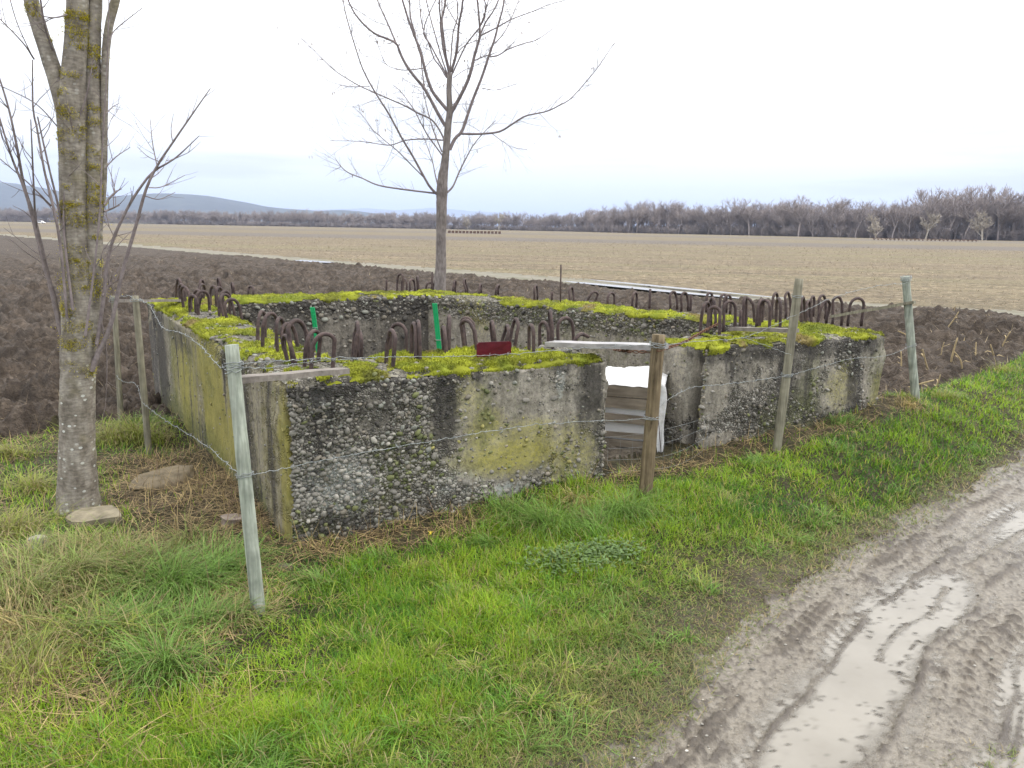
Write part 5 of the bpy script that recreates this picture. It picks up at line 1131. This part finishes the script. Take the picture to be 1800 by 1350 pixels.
Wd = .0025 * (rad / 2.2) ** .7 * r.uniform(.75, 1.35, n)
g = np.clip(.5 + .75 * fb2(x * 1.6, y * 1.6, 3, 175) + .45 * cl2 + r.normal(0, .26, n), 0, 1)[:, None]
far_y = sst(4.5, 7.5, rad)[:, None]
col = np.array([.045, .150, .012]) * (1 - g) + np.array([.225, .355, .020]) * g
ye = (r.random(n) < .08 + .10 * np.clip(cl2, 0, 1))[:, None]; col = np.where(ye, np.array([.33, .33, .06]), col)
col = col * (1 - worn[:, None] * .75) + np.array([.15, .165, .065]) * worn[:, None] * .75
dd = (r.random(n) < .07 + .22 * worn)[:, None]; col = np.where(dd, np.array([.27, .22, .11]), col); col *= r.uniform(.8, 1.2, (n, 1))
ang = r.uniform(0, 6.283, n) + 1.5 * vn2(x * 3, y * 3, 170); lean = np.abs(r.normal(.5, .42, n)) + .4 * worn + .35 * np.clip(vn2(x * 4, y * 4, 171), 0, 1)
V, q, t, cc = blades(np.stack([x, y, z - .004], 1), ang, L, Wd, lean, r.uniform(.2, 1.5, n), col, col * np.array([1.12, 1.06, 1.0]), (0, .5, 1))
tag(link('grass', mesh_data('grass', V, q, t, MT['grass'], True, cc)), 'short green turf on the verge between the ruin and the muddy road', 'grass', kind='stuff'); print('grass', n)
# long drooping tussocks
T0 = [(*G(px, py)[:2], n_, s_, kind) for px, py, n_, s_, kind in (
 (960, 930, 900, .20, 'g'), (905, 905, 500, .16, 'g'), (1100, 905, 800, .18, 'g'), (1050, 930, 500, .16, 'g'), (1130, 880, 300, .12, 'g'), (1010, 885, 300, .12, 's'), (240, 770, 900, .24, 'y'), (195, 775, 500, .2, 'y'), (255, 745, 500, .16, 'g'),
 (300, 1040, 1400, .26, 'g'), (380, 1010, 900, .20, 'g'), (220, 1000, 900, .22, 'm'), (130, 1020, 900, .22, 'm'), (60, 1060, 700, .22, 'm'), (20, 1120, 450, .22, 's'), (100, 1130, 600, .22, 'm'), (180, 1130, 700, .18, 'y'), (240, 1120, 900, .2, 'g'), (150, 965, 500, .16, 'm'), (330, 960, 500, .14, 'm'), (60, 990, 350, .18, 'm'), (560, 1030, 300, .12, 'g'), (420, 1090, 500, .14, 'm'), (360, 1100, 500, .16, 'g'), (290, 1170, 600, .18, 'g'),
 (50, 1190, 400, .18, 'y'), (20, 940, 600, .18, 'y'), (860, 960, 250, .10, 'g'), (1185, 800, 120, .08, 'g'), (1330, 815, 200, .1, 'g'), (1480, 745, 250, .12, 'g'), (1600, 715, 250, .12, 's'), (1660, 700, 250, .12, 'y'), (20, 800, 500, .15, 'y'), (60, 860, 500, .15, 'y'), (1760, 655, 300, .15, 'y'))]
rc_ = np.random.default_rng(61); cand = sample(900, 1.9, 8, 46, 62); cr_, crc = region(cand[0], cand[1])[:2]
for q in np.where((cr_ == 0) & (crc < -.12) & (bare(cand[0], cand[1]) < .2) & (dry_l(cand[0], cand[1]) < .4) & ~inpoly(cand[0], cand[1], FULL))[0][:190]:
    T0.append((cand[0][q], cand[1][q], int(rc_.integers(40, 130)), rc_.uniform(.055, .115), rc_.choice(['l', 'l', 'y', 'g'])))
PX, AN, LL_, WW, LE, CU, CO = [], [], [], [], [], [], []
r = np.random.default_rng(44)
for tx, ty, n_, s_, kind in T0:
    d = np.abs(r.normal(0, 1, n_)) * s_ * .55; a = r.uniform(0, 6.283, n_); x = tx + d * np.cos(a) * 1.3; y = ty + d * np.sin(a) * .8
    bad = inpoly(x, y, FULL); x, y, a = x[~bad], y[~bad], a[~bad]; n = len(x); z = height(x, y); PX.append(np.stack([x, y, z - .005], 1)); AN.append(np.where(r.random(n) < .45, a + r.normal(0, .5, n), r.uniform(0, 6.28) + r.normal(0, .8, n)))
    LL_.append(r.uniform(.5, 1.25, n) * min(.27, s_ * 1.15)); WW.append(r.uniform(.0024, .0045, n)); LE.append(np.abs(r.normal(.35, .3, n))); CU.append(r.uniform(1.0, 2.5, n))
    base = {'l': np.array([.10, .21, .02]), 'g': np.array([.135, .235, .045]), 'm': np.array([.20, .25, .065]), 'y': np.array([.24, .28, .05]), 's': np.array([.42, .34, .15])}[kind]
    c = base * r.uniform(.6, 1.4, (n, 1)); sw = (r.random(n) < (.10 if kind in 'gl' else .35))[:, None]; c = np.where(sw, np.array([.27, .22, .11]) * r.uniform(.7, 1.3, (n, 1)), c); CO.append(c)
PX, AN, LL_, WW, LE, CU, CO = (np.concatenate(k) for k in (PX, AN, LL_, WW, LE, CU, CO))
V, q, t, cc = blades(PX, AN, LL_, WW, LE, CU, CO, CO * 1.1, (0, .25, .5, .75, 1)); tag(link('long_grass', mesh_data('long_grass', V, q, t, MT['grass'], True, cc)), 'long drooping grass tussocks on the bank and along the foot of the walls', 'grass', kind='stuff')
# dead stalks and straw
x, y, rad, r = sample(260000, 2.0, 10, 50, 9); rg = region(x, y)[0]; inr = inpoly(x, y, FULL)
pg = np.where((rg == 0) & ~inr, np.clip(.7 * bare(x, y) * (.35 + .65 * (fb2(x * 4, y * 4, 3, 190) > -.1)) + .42 * dry_l(x, y) * sst(-.35, .2, fb2(x * 2.5, y * 2.5, 3, 191)), 0, 1), 0)
k = r.random(len(x)) < pg; x, y, rad = x[k], y[k], rad[k]; n = len(x); z = height(x, y)
c = np.array([.36, .27, .13]) * r.uniform(.45, 1.3, (n, 1)); c = np.where((r.random(n) < .35)[:, None], np.array([.15, .10, .06]) * r.uniform(.6, 1.3, (n, 1)), c)
ang = r.uniform(0, 6.283, n); up_ = r.random(n) < .09
V, q, t, cc = blades(np.stack([x, y, z + r.uniform(0, .025, n)], 1), ang, r.uniform(.05, .20, n), r.uniform(.002, .0048, n), np.where(up_, r.uniform(.1, .7, n), r.uniform(1.25, 1.6, n)), r.uniform(-.25, .45, n), c, c)
tag(link('straw', mesh_data('straw', V, q, t, MT['straw'], True, cc)), 'dead straw and stalks littering the bare strip round the walls and the bank', 'straw', kind='stuff'); print('straw', n)
# straw fragments over the fields
x, y, rad, r = sample(170000, 5.5, 120, 48, 12); rg, _, _, tcc = region(x, y); inr = inpoly(x, y, FULL)
pg = np.where(rg == 3, .75, np.where(rg == 2, .045 + .16 * sst(3.3, 4.2, x) * sst(13, 9, y) + .05 * sst(0, .5, fb2(x * .5, y * .5, 2, 195)), np.where(rg == 4, .05, 0))); pg = np.where(inr, 0, pg)
k = r.random(len(x)) < pg; x, y, rad = x[k], y[k], rad[k]; n = len(x); z = height(x, y)
c = np.array([.31, .25, .155]) * r.uniform(.5, 1.35, (n, 1)); c = np.where((r.random(n) < .35)[:, None], np.array([.12, .09, .06]), c)
V, q, t, cc = blades(np.stack([x, y, z + r.uniform(.0, .02, n)], 1), r.uniform(0, 6.283, n), r.uniform(.06, .24, n), np.clip(.004 * rad / 12, .004, .045) * r.uniform(.7, 1.4, n), r.uniform(1.0, 1.6, n), r.uniform(-.2, .3, n), c, c, (0, .5, 1))
tag(link('field_straw', mesh_data('field_straw', V, q, t, MT['straw'], False, cc)), 'broken straw scattered over the stubble and the ploughed soil', 'straw', kind='stuff'); print('fstraw', n)
# maize stalks standing in the soil to the right of the ruin
r = np.random.default_rng(77); protos = []
for k in range(5):
    m = MB(); L = .24; c = spline([(0, 0, -.03), (r.uniform(-.02, .02), 0, L * .5), (r.uniform(-.05, .05), r.uniform(-.03, .03), L)], 9); m.tube(c, np.linspace(.011, .007, 9), 6, rough=.1, seed=k)
    for q in range(2): a = r.uniform(0, 6.28); b0 = c[3 + 2 * q]; d = np.array([math.cos(a), math.sin(a), .2]); s_ = np.cross(d, [0, 0, 1]); pts = [b0, b0 + d * .05 + np.array([0, 0, .02]), b0 + d * .11 - np.array([0, 0, .03])]; m.add([pts[0] - s_ * .006, pts[0] + s_ * .006, pts[1] + s_ * .008, pts[1] - s_ * .008, pts[2]], [(0, 1, 2, 3)], [(3, 2, 4)])
    m.c = [np.tile(np.array([.30, .235, .13]), (len(v), 1)) for v in m.v]; protos.append(m.data('maize_stalk', MT['twigs'], True, True))
spots = [(1655, 620), (1672, 632), (1610, 600), (1628, 660), (1590, 690), (1700, 600), (1715, 632), (1740, 590), (1760, 612), (1690, 655), (1650, 575), (1665, 590), (1730, 560), (1780, 585), (1583, 655), (1705, 575), (1625, 630), (1750, 630), (1640, 690), (1675, 560)]
for i_, (px, py) in enumerate(sorted(spots)):
    g = G(px, py); o = bpy.data.objects.new('maize_stalk', protos[i_ % 5]); C.objects.link(o); o.location = (g[0], g[1], g[2] - .01); f = r.random() < .55
    o.rotation_euler = (r.normal(0, .25) + (1.2 if f else 0), r.normal(0, .3), r.uniform(0, 6.28)); s_ = r.uniform(.6, 1.15); o.scale = (s_, s_, s_)
    tag(o, ORD[i_] + ' dry maize stalk from the left beyond the right end of the ruin', 'stalk', 'maize stalks in the soil right of the ruin')
# pebbles on the road
r = np.random.default_rng(91); x, y, rad, _ = sample(9000, 1.8, 9, 50, 19); rg, rc, _, _ = region(x, y); k = (rg == 1) & (r.random(len(x)) < .25); x, y, rad = x[k], y[k], rad[k]; z = height(x, y); m = MB()
for i_ in range(len(x)):
    V, T = PEB[i_ % 8]; s_ = r.uniform(.002, .0065) * (1 if r.random() < .93 else 1.9); m.add(V * s_ * np.array([1.2, 1, .7]) + np.array([x[i_], y[i_], z[i_] + s_ * .2]), None, T, pcols[r.integers(9)] * .95)
tag(m.build('gravel', MT['pebble'], None, True, True), 'small loose stones lying on the muddy road', 'gravel', kind='stuff')
# low nettle-like leaves in the turf
g = G(1030, 985); r = np.random.default_rng(93); n = 1300; a = r.uniform(0, 6.28, n); d = np.sqrt(r.random(n)); x = g[0] + np.cos(a) * d * .26 + .06 * r.normal(size=n); y = g[1] + np.sin(a) * d * .11 + .045 * r.normal(size=n) + .25 * (x - g[0]); z = height(x, y) + r.uniform(.01, .055, n)
c = np.array([.12, .185, .065]) * r.uniform(.65, 1.3, (n, 1)); V, q, t, cc = blades(np.stack([x, y, z], 1), r.uniform(0, 6.28, n), r.uniform(.015, .03, n), r.uniform(.010, .018, n), r.uniform(.9, 1.7, n), r.uniform(.1, .7, n), c, c * 1.1, (0, .3, .7, 1))
tag(link('leafy_weeds', mesh_data('leafy_weeds', V, q, t, MT['grass'], True, cc)), 'patch of low pale green leafy weeds in the turf before the front wall', 'weeds', kind='stuff')
g = G(757, 948); m = MB(); v_, q_, t_, c_ = blades(np.tile(g + np.array([0, 0, .03]), (4, 1)), np.array([.3, 1.6, 2.9, 4.4]), np.full(4, .026), np.full(4, .011), np.array([.5, .9, .4, 1.1]), np.full(4, .6), np.tile([.55, .45, .05], (4, 1)), np.tile([.5, .38, .05], (4, 1))); m.add(v_, q_, t_); m.c[-1] = c_
tag(m.build('yellow_leaf', MT['straw'], None, True, True), 'small yellow leaf standing in the bare soil at the foot of the front wall', 'leaf')

# ------------------------------------------------------------------ far wood, single trees, hills, far things
def bare_tree_mesh(name, seed, H, spread, mat, parent_radius=.22, dense=1.0, wmin=.045, split=False):
    r = np.random.default_rng(seed); tk_ = MB(); cr_ = MB()
    def grow(mb, p, d, L, rad, lev):
        n = 4; pts = [p]
        for k in range(n): d = d + r.normal(0, .13, 3) + np.array([0, 0, .07]); d /= np.linalg.norm(d); pts.append(pts[-1] + d * L / n)
        pts = np.array(pts); mb.tube(pts, np.linspace(rad, rad * .6, n + 1), 3 if lev > 0 else 5, cap=False)
        if lev >= 4: return
        for k in range(int(r.integers(3, 6) * dense) if lev else 7):
            t = r.uniform(.35, 1.0); b_ = pts[int(t * n)]; s_ = r.normal(size=3); s_[2] = abs(s_[2]) * .3; s_ /= np.linalg.norm(s_)
            d2 = d * r.uniform(.55, 1.0) + s_ * spread; d2 /= np.linalg.norm(d2); grow(cr_, b_, d2, L * r.uniform(.48, .72), max(rad * .5, wmin * .5), lev + 1)
    grow(tk_, np.array([0, 0, -.3]), np.array([0, 0, 1.0]), H * .42, parent_radius, 0)
    v = np.concatenate([np.concatenate(tk_.v), np.concatenate(cr_.v)]); s_ = H / v[:, 2].max()
    for mb in (tk_, cr_): mb.v = [k * s_ for k in mb.v]
    if split: return tk_.data('trunk', mat), cr_.data('crown', mat)
    q = MB(); q.add(np.concatenate(tk_.v), np.concatenate(tk_.q)); q.add(np.concatenate(cr_.v), np.concatenate(cr_.q)); return q.data(name, mat)
wood_c = bpy.data.collections.new('wood_kinds')
for k in range(5):
    o = bpy.data.objects.new('wood_tree', bare_tree_mesh('wood_tree', 300 + k, 1.0 * 18, (.75, .6, .9, .65, .8)[k], MT['far_bark'], .20, 1.0, .07)); wood_c.objects.link(o)
# line of the wood edge: picture x, distance, tree height
WE = [(-700, 900, 17), (-200, 820, 15), (0, 760, 14.5), (200, 740, 15), (400, 700, 13.5), (600, 660, 14), (760, 640, 14), (900, 610, 13), (1020, 560, 16), (1080, 480, 17), (1250, 430, 18), (1400, 380, 18.5), (1550, 350, 18.5), (1640, 330, 21), (1800, 320, 20), (2050, 300, 21), (2500, 280, 22)]
wx, wd_, wh_ = np.array(WE, float).T
r = np.random.default_rng(401); pts, sc, idx = [], [], []
def wood_pt(px, back):
    d = np.interp(px, wx, wd_) + back; az = math.atan2((px - 900), FPX * 1.02); return np.array([d * math.tan(az), d, 0.0]), np.interp(px, wx, wh_)
px = -600.0
while px < 2400:
    dd = np.interp(px, wx, wd_)
    for row in range(3):
        q, h = wood_pt(px + r.uniform(-14, 14), row * r.uniform(6, 12) + r.uniform(0, 6)); pts.append(q); sc.append(h / 18 * (r.uniform(.55, .98) if row < 2 else r.uniform(.7, 1.1)))
    px += 3.4 * FPX / dd * r.uniform(.8, 1.2) * .62
pts = np.array(pts); sc = np.array(sc)
sc = sc * (1 + .30 * fb2(pts[:, 0] / 22.0, pts[:, 0] * 0, 3, 405))
# undergrowth: short dense shrubs in front
n0 = len(pts)
up_, us_ = [], []
for k in range(2600): q, h = wood_pt(r.uniform(-500, 2300), r.uniform(-4, 24)); up_.append(q); us_.append(r.uniform(.6, 1.7) * h / 17)
def shrub_mesh(seed):
    r = np.random.default_rng(seed); m = MB()
    for _ in range(26):
        a = r.uniform(0, 6.28); b0 = np.array([math.cos(a), math.sin(a), 0]) * r.uniform(0, 1.3); d = np.array([math.cos(a) * .5, math.sin(a) * .5, 1.0]) + r.normal(0, .2, 3); d /= np.linalg.norm(d); L = r.uniform(1.8, 3.6)
        p = [b0, b0 + d * L * .5 + r.normal(0, .1, 3), b0 + d * L]; m.tube(p, [.06, .05, .035], 3, cap=False)
        for _ in range(9):
            t = r.uniform(.1, 1); c = b0 + d * L * t; d2 = d * .5 + r.normal(0, .6, 3); d2[2] = abs(d2[2]); d2 /= np.linalg.norm(d2); l2 = r.uniform(.5, 1.3); m.tube([c, c + d2 * l2], [.045, .03], 3, cap=False)
    return m.data('shrub', MT['far_bark'])
shrub_c = bpy.data.collections.new('shrub_kinds')
for k in range(3): shrub_c.objects.link(bpy.data.objects.new('shrub', shrub_mesh(500 + k)))
def instancer(name, pts, sc, coll, nk, label, cat):
    me = mesh_data(name, pts, None, None, None); a = me.attributes.new('sc', 'FLOAT', 'POINT'); a.data.foreach_set('value', np.asarray(sc, np.float32)); o = link(name, me); tag(o, label, cat, kind='stuff')
    ng = bpy.data.node_groups.new(name, 'GeometryNodeTree'); ng.interface.new_socket('Geometry', in_out='INPUT', socket_type='NodeSocketGeometry'); ng.interface.new_socket('Geometry', in_out='OUTPUT', socket_type='NodeSocketGeometry')
    gi, go = ng.nodes.new('NodeGroupInput'), ng.nodes.new('NodeGroupOutput')
    mp_ = nd(ng, 'GeometryNodeMeshToPoints', {0: gi.outputs[0]}); ci_ = nd(ng, 'GeometryNodeCollectionInfo', {'Collection': coll, 'Separate Children': True, 'Reset Children': True})
    rv = nd(ng, 'FunctionNodeRandomValue', {'Seed': 3}, data_type='FLOAT_VECTOR'); rv.inputs[0].default_value = (0, 0, 0); rv.inputs[1].default_value = (.05, .05, 6.28)
    na_ = nd(ng, 'GeometryNodeInputNamedAttribute', {'Name': 'sc'}, data_type='FLOAT')
    ri = nd(ng, 'FunctionNodeRandomValue', {'Seed': 8}, data_type='INT'); ri.inputs[4].default_value = 0; ri.inputs[5].default_value = nk - 1
    ip = nd(ng, 'GeometryNodeInstanceOnPoints', {'Points': mp_.outputs[0], 'Instance': ci_.outputs[0], 'Pick Instance': True, 'Instance Index': ri.outputs[2], 'Rotation': rv.outputs[0], 'Scale': na_.outputs[0]})
    ng.links.new(ip.outputs[0], go.inputs[0]); md = o.modifiers.new('scatter', 'NODES'); md.node_group = ng
instancer('far_wood', pts, sc, wood_c, 5, 'grey leafless wood along the far edge of the fields', 'wood')
instancer('undergrowth', np.array(up_), us_, shrub_c, 3, 'low tangled brown undergrowth at the foot of the far wood', 'shrubs')
# front row trees one can tell apart, and the pale single trees
def tree_thing(q, s_, kinds, label, group, i_):
    e = empty('bare_tree', q); tag(e, label, 'tree', group); e.rotation_euler = (0, 0, r.uniform(0, 6.28)); e.scale = (s_, s_, s_)
    for nm, dt in zip(('trunk', 'crown'), kinds[i_ % len(kinds)]):
        o = bpy.data.objects.new(nm, dt); C.objects.link(o); o.parent = e
kr = [bare_tree_mesh('t', 350 + k, 18, .7, MT['far_bark'], .26, 1.1, .09, True) for k in range(4)]
for i_ in range(34):
    px = 1050 + i_ * 23.5 + r.uniform(-8, 8); q, h = wood_pt(px, -3 + r.uniform(-2, 2)); tree_thing(q, h / 18 * r.uniform(.74, 1.12), kr, ORD[i_] + ' tall bare tree from the left in the front row of the right-hand wood', 'bare trees in the front row of the wood', i_)
kp = [bare_tree_mesh('t', 370 + k, 10, 1.05, MT['pale_bark'], .20, 1.0, .085, True) for k in range(3)]
for i_, (px, py, top, lb) in enumerate(((1540, 420, 376, 'pale grey single tree in front of the wood, leftmost of the three on the right'), (1628, 424, 372, 'pale grey single tree in front of the wood, middle of the three on the right'), (1728, 426, 372, 'pale grey single tree in front of the wood, rightmost of the three on the right'), (822, 407, 376, 'small pale bare tree beyond the field right of the slender tree, nearer to it'), (876, 409, 374, 'small pale bare tree beyond the field above the row of dark stacks'))):
    d = 300 if i_ < 3 else 520; q = PY(px, 410, d); q[2] = 0; tree_thing(q, (pix(q)[1] - top) / FPX * d / 10, kp, lb, 'pale single trees before the wood', i_)
# hills
def hill(name, prof, d, dep, seed):
    n = 160; px = np.linspace(prof[0][0], prof[-1][0], n); ph = np.interp(px, [k[0] for k in prof], [k[1] for k in prof]); rows_ = 14; V = []
    for j in range(rows_):
        t = j / (rows_ - 1); yd = d + dep * (t - .5); f = math.sin(math.pi * t)
        for k in range(n):
            X = (px[k] - 900) / (FPX * 1.02) * d; hh = ph[k] / FPX * d; hh = max(hh, 0) + .0011 * d * (float(fb2(np.array([px[k] * .03]), np.array([t * 3.0]), 4, seed)[0])); V.append((X, yd, max(hh, 0) * f ** .8 - 3))
    o = link(name, mesh_data(name, V, grid_quads(rows_, n), None, MT['hill'], True)); o['kind'] = 'structure'
hill('hills', [(-900, 40), (-500, 55), (-200, 70), (-40, 66), (20, 64), (60, 58), (110, 42), (150, 37), (200, 40), (250, 46), (300, 50), (350, 49), (400, 42), (450, 33), (500, 28), (560, 25), (610, 27), (660, 22), (720, 12), (800, 4), (900, 0)], 3600, 1500, 7)
hill('far_hills', [(380, 4), (440, 20), (500, 27), (560, 25), (640, 30), (700, 27), (760, 33), (820, 28), (900, 26), (960, 20), (1040, 12), (1120, 4)], 15000, 2400, 13)
# white car on the far field lane
q = PY(72, 391, 420); q[2] = .02; car = empty('car', q); tag(car, 'tiny white car on the far edge of the field at the left', 'car'); cb = np.array([.78, .78, .78]); m = MB()
def prism(mb, prof, y0, y1, col):
    k = len(prof); V = [(x_, y_, z_) for y_ in (y0, y1) for x_, z_ in prof]; qd = [(i, (i + 1) % k, k + (i + 1) % k, k + i) for i in range(k)]; tr_ = [(0, i + 1, i) for i in range(1, k - 1)] + [(k, k + i, k + i + 1) for i in range(1, k - 1)]; mb.add(np.array(V) + q, qd, tr_, col)
prism(m, [(-2.1, .3), (2.1, .3), (2.15, .75), (1.2, .9), (.6, 1.4), (-1.3, 1.45), (-2.0, .95), (-2.15, .7)], -.85, .85, cb); m.build('body', MT['painted'], car, False, True)
m = MB(); prism(m, [(.95, .92), (.55, 1.32), (-1.2, 1.36), (-1.7, .95)], -.87, -.85, (.02, .025, .03)); m.build('window', MT['painted'], car, False, True)
for sx in (-1.35, 1.35):
    for sy in (-.8, .8): m = MB(); m.tube([q + np.array([sx, sy - .1, .32]), q + np.array([sx, sy + .1, .32])], .32, 12, (.02, .02, .02)); m.build('wheel', MT['painted'], car, True, True)
# row of dark stacks on the far field
for i_ in range(15):
    px = 790 + i_ * 6.3; q = PY(px, 408, 230); q[2] = 0; e = MB(); s_ = .42; 
    for k in range(3): e.box(q + np.array([0, 0, .12 + .24 * k]), (s_ * .9, 0, 0), (0, .5, 0), (0, 0, .11), (.10, .055, .04)); 
    tag(e.build('log_stack', MT['painted'], None, False, True), ORD[i_] + ' small dark stack from the left in the low row on the far field', 'stack', 'row of dark stacks on the far field')
for i_ in range(26):
    px = 1536 + i_ * 7.2; q = PY(px, 424, 230); q[2] = 0; rr3 = np.random.default_rng(i_); e = MB()
    for k in range(16): a = rr3.uniform(0, 6.28); e.tube([q, q + np.array([math.cos(a) * .5, math.sin(a) * .5, rr3.uniform(.4, .8)])], .035, 3, (.17, .11, .085))
    tag(e.build('low_bush', MT['painted'], None, False, True), ORD[i_] + ' low brown bush from the left in the trimmed row before the wood', 'bush', 'row of low brown bushes before the wood')
# long pale frame on the far field at the left
q0, q1 = PY(190, 392, 380), PY(276, 393, 380); q0[2] = q1[2] = 0; e = empty('field_frame', (q0 + q1) / 2); tag(e, 'long low grey metal frame standing on the far field behind the big tree', 'frame')
m = MB(); m.tube([q0 + np.array([0, 0, .9]), q1 + np.array([0, 0, .9])], .09, 5); m.tube([q0 + np.array([0, 0, 1.5]), q1 + np.array([0, 0, 1.5])], .07, 5); m.build('rail', MT['wire'], e)
for k in range(9): c = q0 + (q1 - q0) * k / 8; m = MB(); m.tube([c, c + np.array([0, 0, 1.6])], .08, 5); m.build('upright', MT['wire'], e)
# ------------------------------------------------------------------ air
hzm = bpy.data.materials.new('haze'); hzm.use_nodes = True; ht = hzm.node_tree; ht.nodes.clear()
pv = nd(ht, 'ShaderNodeVolumePrincipled', {'Color': (.58, .70, 1.0, 1), 'Density': 1.35e-4, 'Anisotropy': 0.0}); nd(ht, 'ShaderNodeOutputMaterial', {'Volume': pv.outputs[0]})
HAZE = True
if HAZE:
    m = MB(); m.box((0, 4000, 229), (16000, 0, 0), (0, 13500, 0), (0, 0, 233)); hb_ = m.build('haze', hzm, None, False); hb_['kind'] = 'stuff'
